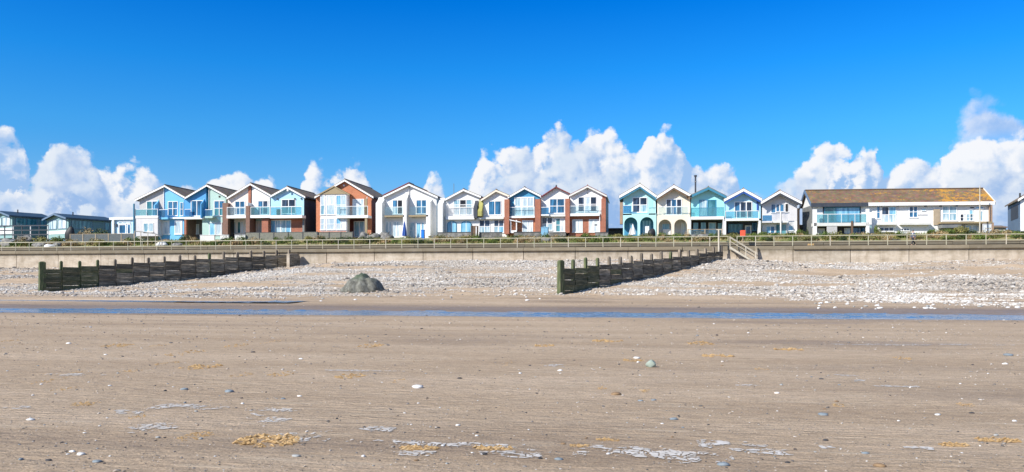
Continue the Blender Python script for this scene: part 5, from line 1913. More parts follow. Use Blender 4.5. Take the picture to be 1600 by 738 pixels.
# middle unit
h.window(1369.5, 322, 1375, 341.5, 1, 2, 'g_blue', fw=0.06)
h.window(1377, 322.5, 1400.5, 348.5, 2, 2, ('g_white', 'g_pale', 'g_dark', 'g_sky'), name='door')
h.box('shutter', 1401.5, 322, 1405, 329, -0.06, -0.005, 'palegrey')
h.window(1420, 322.5, 1434, 340.5, 2, 2, 'g_blue')
h.box('sill', 1434, 335, 1449, 336, -0.1, -0.004, 'palegrey')
h.window(1440, 327, 1446, 330, 1, 1, 'g_sky', fw=0.04)
h.box('balcony', 1372, 348.8, 1402, 351.5, -0.7, -0.006, 'offwhite')
h.box('balcony', 1408, 348, 1455, 351.5, -0.7, -0.006, 'offwhite')
h.window(1373.5, 355, 1396.5, 362, 3, 1, 'g_dark')
h.window(1407, 356.5, 1421, 361.5, 3, 1, 'g_dark')
h.box('cladding', 1459, 327.5, 1469, 352, -0.12, -0.005, 'woodpale')
for u in (1446, 1469.5, 1494.5):
    x = h.X(u)
    MB().box(x - 0.12, x + 0.12, -0.15, -0.004, h.Z(323.5), h.Z(321.5), 'dark').build('wall_lamp', h.root)
# right unit
h.window(1471.5, 322, 1495, 346.5, 2, 2, 'g_pale', fw=0.12)
h.window(1500, 335.5, 1521, 346.5, 4, 2, ('g_dark', 'g_white', 'g_pale', 'g_dark'), fw=0.05)
h.window(1514, 329, 1520, 346, 1, 1, 'g_sky', fw=0.05)
h.window(1524, 324, 1536, 328, 2, 1, 'g_sky', fw=0.05)
h.window(1528, 331, 1535.5, 347, 2, 1, 'g_pale', name='door', fw=0.06)
h.box('letter_slot', 1516, 325, 1522, 326.5, -0.03, -0.004, 'dark')
h.box('balcony', 1470, 347.3, 1551, 350, -1.0, -0.006, 'tan')
h.box('shaded_recess_panel', 1472, 350.5, 1549, 366, -0.03, -0.006, 'grey')  # flat grey sheet for the shade of an opening
h.window(1507, 351.5, 1530, 366, 2, 1, 'g_white', dy=-0.04, name='door', fw=0.15)
h.window(1535, 350.8, 1549, 366, 2, 1, 'g_white', dy=-0.9, name='door', fr='palegrey')
h.box('corner_post', 1546, 322, 1549.5, 352, -0.5, -0.1, 'brick_tan', at=-0.3)
h.box('corner_post', 1550, 349, 1553, 366, -1.0, -0.7, 'brick_tan', at=-1)
h.box('low_roof', 1470, 352, 1500, 357, -1.4, -0.1, 'midgrey', at=-1)

x, z, t = at_y(1531, 290, 11.5)
g = bank_z(11.5)
mb = MB().tube([(0, 0, -0.3), (0, 0, z - g)], [0.08, 0.05], 'railwhite', 8)
o = mb.build('flagpole')
o.location = (x, 11.5, g)
tag(o, 'slim white pole in front of the right end of the long terrace', 'flagpole')

# ------------------------------------------------------------------ far right house, lodges, annex
h = House('house', 1594, 366, 'blue grey house cut by the right edge, sloping roof and small flue', 'house', y=12.0, rz=R(-14))
W2 = 6.0
hz = h.Z(307.5)
ez = h.Z(311.5)
mb = MB()
mb.prism_y([(0, -1.5), (W2, -1.5), (W2, ez), (W2 / 2, ez + 2.0), (0, ez)], 0, 8.5, 'slateblue')
mb.box(0.02, W2, -0.02, 0.0, -1.5, ez - 0.1, 'white')
mb.build('wall', h.root)
mb = MB()
mb.prism_y([(-0.3, ez - 0.2), (W2 / 2, ez + 2.02), (W2 / 2, ez + 2.17), (-0.3, ez - 0.03)], -0.4, 8.8, 'roof_grey')
mb.prism_y([(W2 / 2 + 0.002, ez + 2.02), (W2 + 0.3, ez - 0.2), (W2 + 0.3, ez - 0.03), (W2 / 2 + 0.002, ez + 2.17)], -0.4, 8.8, 'roof_grey')
r_ = mb.build('roof', h.root)
MB().prism_y([(-0.3, ez - 0.3), (W2 / 2, ez + 1.92), (W2 / 2, ez + 2.16), (-0.3, ez - 0.04)], -0.46, -0.404, 'trim').build('bargeboard', r_)
MB().tube([(0.5, 3.2, ez + 0.2), (0.5, 3.2, ez + 1.05)], 0.1, 'dark', 8).build('flue', r_)
MB().box(-0.02, 0.0, 1.2, 6.2, ez - 2.2, ez - 0.5, 'slate').build('side_cladding', h.root)
MB().box(0.5, 1.2, -0.06, -0.022, 0.2, ez - 0.9, 'brick_red').build('brick_panel', h.root)


def lodge(uc, vb, ve, ridge_up, Wd, Ln, label, y=20.0, deck=False):
    h = House('holiday_lodge', uc, vb, label, 'lodge', y=y, rz=R(-22), group='holiday lodges at the left')
    # local origin: near corner; local x = -front width direction, local y = long axis
    ez = h.Z(ve)
    rz_ = ez + ridge_up
    mb = MB()
    mb.prism_y([(-Wd, -0.6), (0, -0.6), (0, ez), (-Wd / 2, rz_), (-Wd, ez)], 0, Ln, 'lodge', 'lodge_shaded_side')
    mb.build('wall', h.root)
    mb = MB()
    mb.prism_y([(-Wd - 0.35, ez - 0.17), (-Wd / 2, rz_ + 0.02), (-Wd / 2, rz_ + 0.16), (-Wd - 0.35, ez - 0.03)], -0.6, Ln + 0.3, 'lodge_roof')
    mb.prism_y([(-Wd / 2 + 0.002, rz_ + 0.02), (0.35, ez - 0.17), (0.35, ez - 0.03), (-Wd / 2 + 0.002, rz_ + 0.16)], -0.6, Ln + 0.3, 'lodge_roof')
    rf = mb.build('roof', h.root)
    MB().box(0.30, 0.40, -0.6, Ln + 0.3, ez - 0.25, ez - 0.1, 'lodge_roof').build('gutter', rf)
    MB().tube([(-Wd / 2 + 0.8, 2.0, rz_ - 0.3), (-Wd / 2 + 0.8, 2.0, rz_ + 0.5)], 0.09, 'dark', 7).build('flue', rf)
    # front windows
    def front(x0, x1, z0, z1, n, g):
        w = MB()
        f = 0.08
        w.box(x0, x1, -0.07, -0.004, z1 - f, z1, 'slateblue')
        w.box(x0, x1, -0.075, -0.004, z0, z0 + f, 'slateblue')
        for i in range(n + 1):
            x = x0 + (x1 - x0 - f) * i / n
            w.box(x, x + f, -0.065, -0.004, z0 + f, z1 - f, 'slateblue')
        wo = w.build('window', h.root)
        MB().box(x0 + f, x1 - f, -0.04, -0.006, z0 + f, z1 - f, g).build('pane', wo)

    def sidew(y0, y1, z0, z1, n, g, name='window', fr='slateblue'):
        w = MB()
        f = 0.08
        w.box(0.004, 0.07, y0, y1, z1 - f, z1, fr)
        w.box(0.004, 0.075, y0, y1, z0, z0 + f, fr)
        for i in range(n + 1):
            yy = y0 + (y1 - y0 - f) * i / n
            w.box(0.004, 0.065, yy, yy + f, z0 + f, z1 - f, fr)
        wo = w.build(name, h.root)
        MB().box(0.006, 0.04, y0 + f, y1 - f, z0 + f, z1 - f, g).build('pane', wo)
    front(-Wd + 0.5, -Wd / 2 - 0.15, ez - 1.75, ez - 0.25, 2, 'g_pale')
    front(-Wd / 2 + 0.15, -0.5, ez - 1.75, ez - 0.25, 2, 'g_white')
    sidew(0.5, 3.9, ez - 1.75, ez - 0.35, 2, 'g_teal')
    if Ln > 8:
        sidew(5.2, 6.3, ez - 1.6, ez - 0.35, 1, 'g_teal')
    sidew(Ln - 1.6, Ln - 0.8, ez - 1.7, ez - 0.35, 1, 'g_teal')
    MB().box(-Wd + 0.02, -0.02, -0.03, -0.004, 0.1, ez - 2.0, 'trim').build('skirt_panel', h.root)
    for k, (a, b) in enumerate((((-Wd - 0.35, ez - 0.17), (-Wd / 2, rz_ + 0.04)), ((-Wd / 2, rz_ + 0.04), (0.35, ez - 0.17)))):
        MB().prism_y([(a[0], a[1] - 0.16), (b[0], b[1] - 0.16), (b[0], b[1] + 0.1), (a[0], a[1] + 0.1)], -0.66, -0.604, 'slateblue').build('bargeboard', rf)
    return h


lodge(107, 366, 340, 0.6, 6.0, 7.6, 'pale green holiday lodge with dark blue roof next to the white flat roofed annex')
hh = lodge(19, 366, 336.5, 0.65, 6.0, 6.0, 'pale green holiday lodge with dark railed deck, cut by the left edge')
# deck railing
x0, _, _ = at_y(-6, 360, 16.5)
x1, _, _ = at_y(75, 360, 16.5)
zt = at_y(40, 352, 16.5)[1]
zg = 7.7
root = empty('deck_railing', (x0, 16.5, zg), 0, 'dark horizontal railing and deck in front of the left lodge', 'railing')
for i in range(7):
    x = (x1 - x0) * i / 6
    MB().box(x - 0.06, x + 0.06, -0.06, 0.06, -0.4, zt - zg, 'slate' if i % 2 else 'palegrey').build('post', root)
for k in range(4):
    z = (zt - zg) - 0.06 - k * (zt - zg) * 0.27
    MB().box(0.0, x1 - x0, -0.1, -0.062, z - 0.12, z + 0.05, 'slate').build('rail', root)

h = House('flat_roofed_annex', 192, 366, 'small white flat roofed annex with teal door, left of the grey house', 'annex', y=14.5)
xl, xr = h.X(174), h.X(210)
zt = h.Z(340)
MB().box(xl, xr, 0, 6, -1, zt - 0.35, 'ice').build('wall', h.root)
MB().box(xl - 0.15, xr + 0.1, -0.3, 6.1, zt - 0.345, zt, 'trim').build('roof', h.root)
h.window(185.5, 350.5, 197.5, 366, 1, 1, 'g_blue', name='door', fw=0.14)
h.window(185.5, 346.5, 204, 349.8, 3, 1, 'g_pale', fw=0.06)
h.window(199, 350.5, 204.5, 366, 1, 1, 'g_blue', fw=0.1)
h.box('porch_post', 175, 343.5, 178, 366, -0.3, -0.1, 'offwhite')
MB().box(h.X(182), h.X(183.5), -0.2, -0.005, h.Z(354), h.Z(350), 'slate').build('wall_lamp', h.root)

# ------------------------------------------------------------------ garden fences, walls and things in front of the houses
def panel_fence(u0, u1, vt, vb, y, mat, n, label, post='railwhite', cap=None, name='garden_fence'):
    x0, zt, _ = at_y(u0, vt, y)
    x1 = at_y(u1, vt, y)[0]
    zb = at_y((u0 + u1) / 2, vb, y)[1]
    g = bank_z(y)
    root = empty(name, (x0, y, g), 0, label, 'fence' if 'wall' not in name else 'garden wall')
    for i in range(n):
        a = (x1 - x0) * i / n
        b = (x1 - x0) * (i + 1) / n
        MB().box(a + 0.07, b - 0.07, -0.03, 0.03, min(zb - g, -0.1) if vb > 374 else zb - g, zt - g - 0.06, mat).build('panel', root)
    if post:
        for i in range(n + 1):
            a = (x1 - x0) * i / n
            MB().box(a - 0.06, a + 0.06, -0.07, 0.06, -0.4, zt - g + 0.03, post).build('post', root)
        MB().box(0.06, x1 - x0 - 0.06, -0.05, 0.05, zt - g - 0.055, zt - g, post).build('rail', root)
    return root


panel_fence(110, 210, 366, 377, 10.5, 'mesh_panel', 5, 'grey mesh panel fence with weathered posts in front of the lodge and annex', post='woodpale')
panel_fence(383, 496, 363.5, 376, 10.5, 'woven_panel', 5, 'grey green woven panel fence in front of the pale blue house', post='darkgrey')
panel_fence(496, 551, 363, 376, 10.6, 'woven_panel', 3, 'dark woven panel fence in front of the brick house with the bay', post='darkgrey')
panel_fence(1075, 1128, 358.5, 372, 10.0, 'c_clear', 2, 'pale wood and glass terrace screen in front of the turquoise house', post='woodpale')
for (a, b, lab) in ((312.5, 335, 'white rendered garden wall panel, widest of three, below the mint house'), (344, 357, 'narrow white garden wall panel, middle of three'), (367, 383, 'white garden wall panel right of the brick pier')):
    x0, zt, _ = at_y(a, 368, 10.2)
    x1 = at_y(b, 368, 10.2)[0]
    g = bank_z(10.2)
    mb = MB().box(0, x1 - x0, 0, 0.22, -0.3, zt - g, 'offwhite').box(-0.04, x1 - x0 + 0.04, -0.04, 0.26, zt - g + 0.002, zt - g + 0.07, 'palegrey')
    o = mb.build('garden_wall')
    o.location = (x0, 10.2, g)
    tag(o, lab, 'garden wall')
for (a, b, vt, lab) in ((684, 736, 364, 'low dark garden wall in front of the house with arched blue windows'), (749, 784, 364, 'low dark garden wall in front of the house with the olive wing'), (803, 846, 363.5, 'low dark garden wall in front of the ocean blue house'),
                        (858, 884, 364, 'low dark garden wall in front of the white house with four pane window'), (930, 950, 364, 'low dark garden wall by the gap after the brick and white house')):
    x0, zt, _ = at_y(a, vt, 11.5)
    x1 = at_y(b, vt, 11.5)[0]
    g = bank_z(11.5)
    mb = MB().box(0, x1 - x0, 0, 0.25, -0.4, zt - g, 'rock').box(-0.05, x1 - x0 + 0.05, -0.05, 0.3, zt - g + 0.002, zt - g + 0.08, 'darkgrey')
    o = mb.build('garden_wall')
    o.location = (x0, 11.5, g)
    tag(o, lab, 'garden wall')


def boxthing(name, u0, v0, u1, v1, y, d, mat, label, cat, extra=None):
    x0, zt, _ = at_y(u0, v0, y)
    x1 = at_y(u1, v0, y)[0]
    zb = at_y((u0 + u1) / 2, v1, y)[1]
    g = bank_z(y)
    zb = min(zb, g + 0.05)
    root = empty(name, ((x0 + x1) / 2, y, zb), 0, label, cat)
    w = (x1 - x0) / 2
    H = zt - zb
    MB().box(-w, w, 0, d, 0, H, mat).build('body', root, bevel=0.03)
    return root, w, H


# pale blue beach cupboard
root, w, H = boxthing('garden_cupboard', 845.5, 356, 856.5, 373, 9.6, 0.7, 'shed_blue', 'tall pale blue garden cupboard on the bank below the white house', 'cupboard')
MB().prism_y([(-w - 0.05, H), (w + 0.05, H), (w + 0.05, H + 0.06), (0, H + 0.14), (-w - 0.05, H + 0.06)], -0.05, 0.75, 'shed_blue').build('roof', root)
MB().box(-w + 0.06, -0.01, -0.025, -0.003, 0.1, H - 0.08, 'shed_blue').build('door', root)
MB().box(0.01, w - 0.06, -0.025, -0.003, 0.1, H - 0.08, 'shed_blue').build('door', root)
# vivid blue cabinet
root, w, H = boxthing('storage_box', 658, 360, 662.5, 373.5, 9.8, 0.5, 'vivid_blue', 'narrow vivid blue upright bin beside the blue door of the white double house', 'bin')
MB().box(-w - 0.03, w + 0.03, -0.03, 0.53, H + 0.002, H + 0.07, 'vivid_blue').build('lid', root)
# dark gate posts by arches house
root, w, H = boxthing('gate_pier', 735.5, 353, 746, 372, 11.0, 0.6, 'brown', 'dark brown timber screen between the arched and the olive winged houses', 'screen')
MB().box(-w + 0.1, -w + 0.22, -0.04, 0.0, 0.1, H + 0.25, 'dark').build('post', root)
MB().box(w - 0.22, w - 0.1, -0.04, 0.0, 0.1, H - 0.1, 'trim').build('post', root)
# orange lifebuoy housing
x, zt, _ = at_y(1161, 360, 2.6)
x0, x1 = at_y(1156.8, 360, 2.6)[0], at_y(1165.2, 360, 2.6)[0]
zb = at_y(1161, 370, 2.6)[1]
root = empty('lifebuoy_housing', (x, 2.6, ZT), 0, 'orange red lifebuoy housing on a post behind the promenade railing', 'lifebuoy box')
MB().tube([(0, 0.1, 0), (0, 0.1, zb - ZT)], 0.05, 'woodpale', 7).build('post', root)
MB().box(x0 - x, x1 - x, 0, 0.22, zb - ZT, zt - ZT, 'orange_red').build('box', root, bevel=0.03)
MB().box(x0 - x + 0.05, x1 - x - 0.05, -0.02, -0.002, zb - ZT + 0.05, zt - ZT - 0.05, 'orange_red').build('door', root)
# folded parasols
def parasol(u, vt, vb, y, mat, label, lean=0.0, w=0.3):
    x, zt, _ = at_y(u, vt, y)
    zb = max(at_y(u, vb, y)[1], bank_z(y) - 0.05)
    root = empty('folded_parasol', (x, y, zb), 0, label, 'parasol')
    root.rotation_euler = (0, lean, 0)
    H = zt - zb
    MB().tube([(0, 0, 0), (0, 0, H)], 0.03, 'trim', 6).build('pole', root)
    mb = MB()
    n = 16
    rings = [(0.0, w), (0.2, w * 0.9), (0.55, w * 0.62), (0.85, w * 0.3), (1.0, 0.03)]
    vs, fs = [], []
    for (f, r) in rings:
        for k in range(n):
            rr = r * (1 if k % 2 else 0.72)
            a = 2 * math.pi * k / n
            vs.append((rr * math.cos(a), rr * math.sin(a), H * (0.12 + 0.88 * f)))
    for i in range(len(rings) - 1):
        for k in range(n):
            fs.append((i * n + k, i * n + (k + 1) % n, (i + 1) * n + (k + 1) % n, (i + 1) * n + k))
    mb.add(vs, fs, mat)
    mb.build('canopy', root, smooth=False)


parasol(632, 346, 372, 12.4, 'navy_trim', 'folded blue parasol in front of the white double house', 0, 0.34)
parasol(990.5, 350, 369, 10.0, 'trim', 'folded white parasol leaning in front of the aqua house arches', -0.10, 0.30)
parasol(985, 356, 370, 10.3, 'grey', 'folded grey parasol beside the white one, in front of the aqua house', 0.06, 0.28)
# covered barbecue humps
for (u, vt, w_, y, lab) in ((1018, 357, 0.55, 11.0, 'black covered barbecue under the right arch of the aqua house'), (109, 353.5, 0.75, 12.5, 'dark rounded covered kayak rack beside the lodge')):
    x, zt, _ = at_y(u, vt, y)
    g = bank_z(y)
    me = stone_mesh('covered_barbecue', 'dark', 5, w_, 0.5, (zt - g) * 0.62, 3, 0.06, 0.55)
    put('covered_barbecue' if u > 500 else 'covered_rack', me, (x, y, g), 0, label=lab, cat='cover')
# balcony plants / pots: deck chairs
for (u, y, lab) in ((1009.5, 11.6, 'left of two white slatted chairs under the aqua arches'), (1012.8, 11.6, 'right of two white slatted chairs under the aqua arches')):
    x, zt, _ = at_y(u, 353.5, y)
    g = bank_z(y)
    root = empty('garden_chair', (x, y, g), 0, lab, 'chair', 'white garden chairs')
    hgt = zt - g
    MB().box(-0.12, 0.12, 0.14, 0.18, hgt * 0.4, hgt, 'trim').build('backrest', root)
    MB().box(-0.13, 0.13, -0.2, 0.14, hgt * 0.36, hgt * 0.4, 'trim').build('seat', root)
    for sx in (-0.11, 0.11):
        for sy in (-0.17, 0.15):
            MB().box(sx - 0.02, sx + 0.02, sy - 0.02, sy + 0.02, 0, hgt * 0.36, 'trim').build('leg', root)

# ramp handrail at left
y = 5.2
pts = []
for (u, v) in ((210, 361.5), (222, 362.5), (232, 363.8), (241, 365), (247, 367.5), (251, 371), (253, 376), (253.3, 384)):
    x, z, _ = at_y(u, v, y)
    pts.append((x, z))
root = empty('ramp_handrail', (pts[0][0], y, 6.0), 0, 'curved dark handrail of the ramp below the grey and sky blue house', 'handrail')
MB().tube([(p[0] - pts[0][0], 0, p[1] - 6.0) for p in pts], 0.06, 'midgrey', 7).build('top_rail', root)
for u, vt in ((210, 361.5), (220, 362.5), (231, 364), (243, 366)):
    x, z, _ = at_y(u, vt, y)
    MB().tube([(x - pts[0][0], 0, -0.3), (x - pts[0][0], 0, z - 6.0)], 0.055, 'railwhite', 6).build('post', root)

# distant timber fence in the gap at right, and a low far roof in the gap between the two rows
panel_fence(1250, 1268, 351.5, 366, 18.0, 'fencewood', 3, 'brown timber fence in the gap before the long terrace', post='brown')
h = House('low_shed', 966, 366, 'low brown shed roof seen in the gap beside the aqua house', 'shed', y=26)
a, b = h.X(950), h.X(974)
MB().box(a, b, 0, 4, -0.5, h.Z(358), 'fencewood').build('wall', h.root)
MB().prism_x([(-0.3, h.Z(358.5)), (4.2, h.Z(358.5)), (4.2, h.Z(357.5)), (2, h.Z(355)), (-0.3, h.Z(357.5))], a - 0.2, b + 0.2, 'roof_brown').build('roof', h.root)
# outbuilding in the gap right of the terrace
h = House('outbuilding', 1560, 366, 'low pale outbuilding between the long terrace and the right edge house', 'outbuilding', y=24)
a, b = h.X(1551), h.X(1572)
MB().box(a, b, 0, 4, -0.5, h.Z(356), 'palegrey').build('wall', h.root)
MB().prism_x([(-0.3, h.Z(356)), (4.3, h.Z(356)), (4.3, h.Z(354)), (2, h.Z(351)), (-0.3, h.Z(355))], a - 0.2, b + 0.2, 'roof_grey').build('roof', h.root)

# ------------------------------------------------------------------ vegetation
def leaf_mesh(name, mat, seed, n, stem=True):
    r = np.random.default_rng(seed)
    # lumpy dome: a few lobes, leaves spread through their volume
    lobes = [(0, 0, 0.45, 0.62)] + [(r.uniform(-0.6, 0.6), r.uniform(-0.5, 0.5), r.uniform(0.15, 0.55), r.uniform(0.28, 0.5)) for _ in range(6)]
    V, Fc = [], []
    for k in range(n):
        lx, ly, lz, lr = lobes[r.integers(len(lobes))]
        d = r.normal(size=3)
        d /= np.linalg.norm(d)
        p = np.array([lx, ly, lz]) + d * lr * r.uniform(0.7, 1.06)
        if p[2] < -0.05:
            p[2] = abs(p[2]) * 0.3
        a = r.normal(size=3)
        a /= np.linalg.norm(a)
        b = np.cross(a, d)
        b /= np.linalg.norm(b) + 1e-6
        s = r.uniform(0.04, 0.09)
        c = d * 0.3 + b * 0.5
        i = len(V)
        V += [p - a * s, p + b * s * 0.7, p + a * s, p - b * s * 0.7 + d * s * 0.4]
        Fc.append((i, i + 1, i + 2, i + 3))
    me = bpy.data.meshes.new(name)
    me.from_pydata([tuple(v) for v in V], [], Fc)
    me.materials.append(MATS[mat])
    return me


leafm = {m: [leaf_mesh('foliage', m, 10 * i + j, 900) for j in range(3)] for i, m in enumerate(('leaf_green', 'leaf_olive', 'leaf_dark', 'leaf_straw'))}
stem_me = MB()
for k in range(5):
    a = k * 1.3
    stem_me.tube([(0, 0, -0.1), (0.2 * math.cos(a), 0.2 * math.sin(a), 0.3), (0.42 * math.cos(a), 0.35 * math.sin(a), 0.6)], [0.05, 0.035, 0.015], 'brown', 5)
_so = stem_me.build('stem')
stem_data = _so.data
bpy.data.objects.remove(_so)


def shrub(u, vt, w_px, y, mat, label, group=None, hmul=1.0):
    x, zt, t = at_y(u, vt, y)
    g = bank_z(y)
    hgt = max(0.3, zt - g) * hmul
    wd = w_px * t / F / 2
    root = empty('shrub', (x, y, g), rnd.uniform(-0.3, 0.3), label, 'shrub', group)
    f = bpy.data.objects.new('foliage', rnd.choice(leafm[mat]))
    f.scale = (wd, min(wd, 1.2), hgt / 1.0)
    COL.objects.link(f)
    f.parent = root
    st = bpy.data.objects.new('stem', stem_data)
    st.scale = f.scale
    COL.objects.link(st)
    st.parent = root


def grass():
    n = 26000
    X = nrng.uniform(-75, 80, n)
    Y = nrng.uniform(4.6, 12.2, n)
    cl = fbm(X * 0.5, Y * 0.6, 700, 4)
    ok = cl > 0.44
    X, Y, cl = X[ok], Y[ok], cl[ok]
    n = len(X)
    Z = np.interp(Y, [4.2, 5, 8, 11, 13], [5.9, 6.25, 6.7, 7.3, 7.55]) - 0.02
    hgt = nrng.uniform(0.12, 0.42, n) * (0.5 + cl)
    a = nrng.uniform(0, 6.28, n)
    w = nrng.uniform(0.03, 0.07, n)
    lx, ly = nrng.normal(0.08, 0.10, n), nrng.normal(0, 0.08, n)
    V = np.stack([np.stack([X - w * np.cos(a), Y - w * np.sin(a), Z], 1), np.stack([X + w * np.cos(a), Y + w * np.sin(a), Z], 1), np.stack([X + lx, Y + ly, Z + hgt], 1)], 1).reshape(-1, 3)
    Fc = np.arange(3 * n).reshape(-1, 3)
    mi = (fbm(X * 0.3, Y * 0.5, 720, 3) * 9).astype(int) % 3
    o = np_mesh('grass', V, Fc, ['leaf_green', 'leaf_olive', 'leaf_straw'], False, midx=mi)
    tag(o, 'rough green and straw grass covering the bank behind the promenade', None, None, 'stuff')


grass()
spec = [(132, 355, 34, 13, 'leaf_straw', 'straw coloured thatch like shrub mound in front of the green lodge'), (158, 357, 40, 13, 'leaf_dark', 'dark green shrub right of the straw coloured mound by the lodge'),
        (1193, 362, 26, 12.3, 'leaf_green', 'rounded green shrub below the light grey house, left one'), (1208, 363, 22, 12.3, 'leaf_dark', 'dark rounded shrub below the light grey house, right one'),
        (1144, 366, 24, 12, 'leaf_dark', 'dark shrub left of the blue door of the pale blue house'), (1170, 366, 22, 12, 'leaf_green', 'green shrub right of the blue door of the pale blue house'),
        (1250, 358, 18, 12.5, 'leaf_green', 'yellow green round bush by the brick chimney pier'), (1263, 355, 12, 15, 'leaf_dark', 'tall dark bush against the left end of the long terrace'),
        (1236, 362, 22, 12.3, 'leaf_dark', 'dark bush under the small window of the light grey house'),
        (1370, 352, 14, 12.5, 'leaf_green', 'climbing green shrub on the long terrace beside the dark pillar'),
        (1385, 362, 40, 11.0, 'leaf_olive', 'olive low hedge below the middle of the long terrace'), (1460, 358, 34, 11.0, 'leaf_green', 'green hedge clump, left of four under the right half of the terrace'),
        (1480, 357, 28, 11.0, 'leaf_green', 'green hedge clump, second of four under the terrace'), (1500, 353, 28, 11.0, 'leaf_olive', 'yellowish hedge clump, tallest of four under the terrace'),
        (1518, 359, 30, 11.0, 'leaf_dark', 'dark hedge clump, right of four under the terrace'), (1570, 359, 34, 11.0, 'leaf_green', 'green hedge at the right edge, left part'), (1594, 360, 26, 11.0, 'leaf_dark', 'dark hedge at the right edge, right part'),
        (688, 366.5, 24, 10.5, 'leaf_olive', 'olive mound right of the vivid blue bin'), (728, 367, 26, 10.5, 'leaf_straw', 'straw tussock below the arched blue windows'),
        (915, 366, 26, 10.5, 'leaf_green', 'green shrub below the two white doors'), (815, 367, 26, 10.5, 'leaf_green', 'green shrub below the ocean blue house'), (1010, 364, 34, 10, 'leaf_olive', 'olive mound below the aqua arches'),
        (1037, 363, 30, 10, 'leaf_green', 'green and straw mound below the cream house'), (1092, 362, 26, 10.6, 'leaf_straw', 'pale bush behind the glass terrace screen'),
        (290, 366, 26, 9.5, 'leaf_dark', 'dark mounded shrub in front of the sky blue house'), (30, 369, 30, 9, 'leaf_straw', 'straw tussock at the left edge below the deck'), (62, 368, 40, 9, 'leaf_olive', 'broad olive grass mound below the left lodge'),
        (90, 369, 30, 9, 'leaf_green', 'green grass mound left of the mesh panel fence')]
for s_ in spec:
    shrub(*s_)
kinds = {'leaf_green': 'green', 'leaf_olive': 'olive', 'leaf_straw': 'straw coloured', 'leaf_dark': 'dark green'}
for i in range(170):
    u = -20 + 1640 * (i + rnd.random()) / 170
    y = rnd.uniform(5.3, 9.5)
    g = bank_z(y)
    t = at_y(u, 380, y)[2]
    hgt = rnd.uniform(0.4, 1.05)
    v = V0 - (g + hgt - CZ) * F / t
    m = rnd.choices(['leaf_green', 'leaf_olive', 'leaf_straw', 'leaf_dark'], [5, 4, 3, 2])[0]
    shrub(u, v, rnd.uniform(14, 34), y, m, 'low %s tussock on the bank behind the promenade' % kinds[m], kinds[m] + ' tussocks on the bank')


def agave(u, vt, y, label, mat='rock', n=14, s=1.0):
    x, zt, t = at_y(u, vt, y)
    g = bank_z(y)
    H = zt - g
    root = empty('spiky_plant', (x, y, g), 0, label, 'plant')
    mb = MB()
    r = random.Random(int(u))
    for k in range(n):
        a = 2 * math.pi * k / n + r.uniform(-0.2, 0.2)
        l = H * r.uniform(0.8, 1.15)
        o_ = l * r.uniform(0.25, 0.8)
        ca, sa_ = math.cos(a), math.sin(a)
        w = 0.08 * s
        px, py = -sa_ * w, ca * w
        mb.add([(px, py, 0), (-px, -py, 0), (ca * o_ * 0.55 - px, sa_ * o_ * 0.55 - py, l * 0.65), (ca * o_, sa_ * o_, l * 0.95), (ca * o_ * 0.55 + px, sa_ * o_ * 0.55 + py, l * 0.65)], [(0, 1, 2, 3, 4)], 'rock' if k % 3 else 'leaf_olive')
    mb.build('leaves', root)


rocks = [(570, 361.5, 18, 10.5, 'pointed grey rock, leftmost in the rockery between the brick and white houses'), (583, 363, 20, 10.2, 'grey rock second in the rockery beside the brick house'),
         (597, 362, 18, 10.6, 'pale grey upright rock, tallest in the rockery'), (607, 364, 16, 10.2, 'dark rock at the right end of the rockery before the white house'),
         (12, 372, 26, 7.5, 'big flat grey rock at the left edge on the bank'), (62, 378, 22, 5.6, 'rounded grey rock on the bank below the left lodge'), (78, 381, 12, 5.2, 'white rock next to the rounded grey one'),
         (90, 378, 12, 5.8, 'upright grey rock left of the mesh panel fence'), (253, 377, 16, 6.0, 'white domed rock by the ramp handrail'), (278, 378.5, 14, 5.5, 'rounded pale rock right of the ramp handrail'),
         (855, 370, 20, 7.5, 'grey rock slab below the pale blue cupboard'), (1100, 364, 22, 9.4, 'large grey rock behind the terrace screen'), (1082, 366, 18, 9.4, 'grey rock left behind the terrace screen'), (1390, 373, 26, 6.5, 'dark flat rock on the bank below the long terrace'),
         (40, 367, 26, 10, 'reddish grey heap of rubble below the left deck')]
for i, (u, vt, w, y, lab) in enumerate(rocks):
    x, zt, t = at_y(u, vt, y)
    g = bank_z(y)
    hgt = max(0.3, zt - g)
    me = stone_mesh('rock', 'stone_white' if lab.startswith('white') else 'rock', 300 + i, w * t / F / 2, 0.6, hgt * 0.62, 3, 0.2, 0.5)
    put('rock', me, (x, y, g - 0.05), 0, label=lab, cat='rock')
agave(602, 361, 11.0, 'grey spiky plant in the rockery left of the white double house')
agave(575, 363, 11.0, 'grey spiky plant in the rockery right of the brick house')

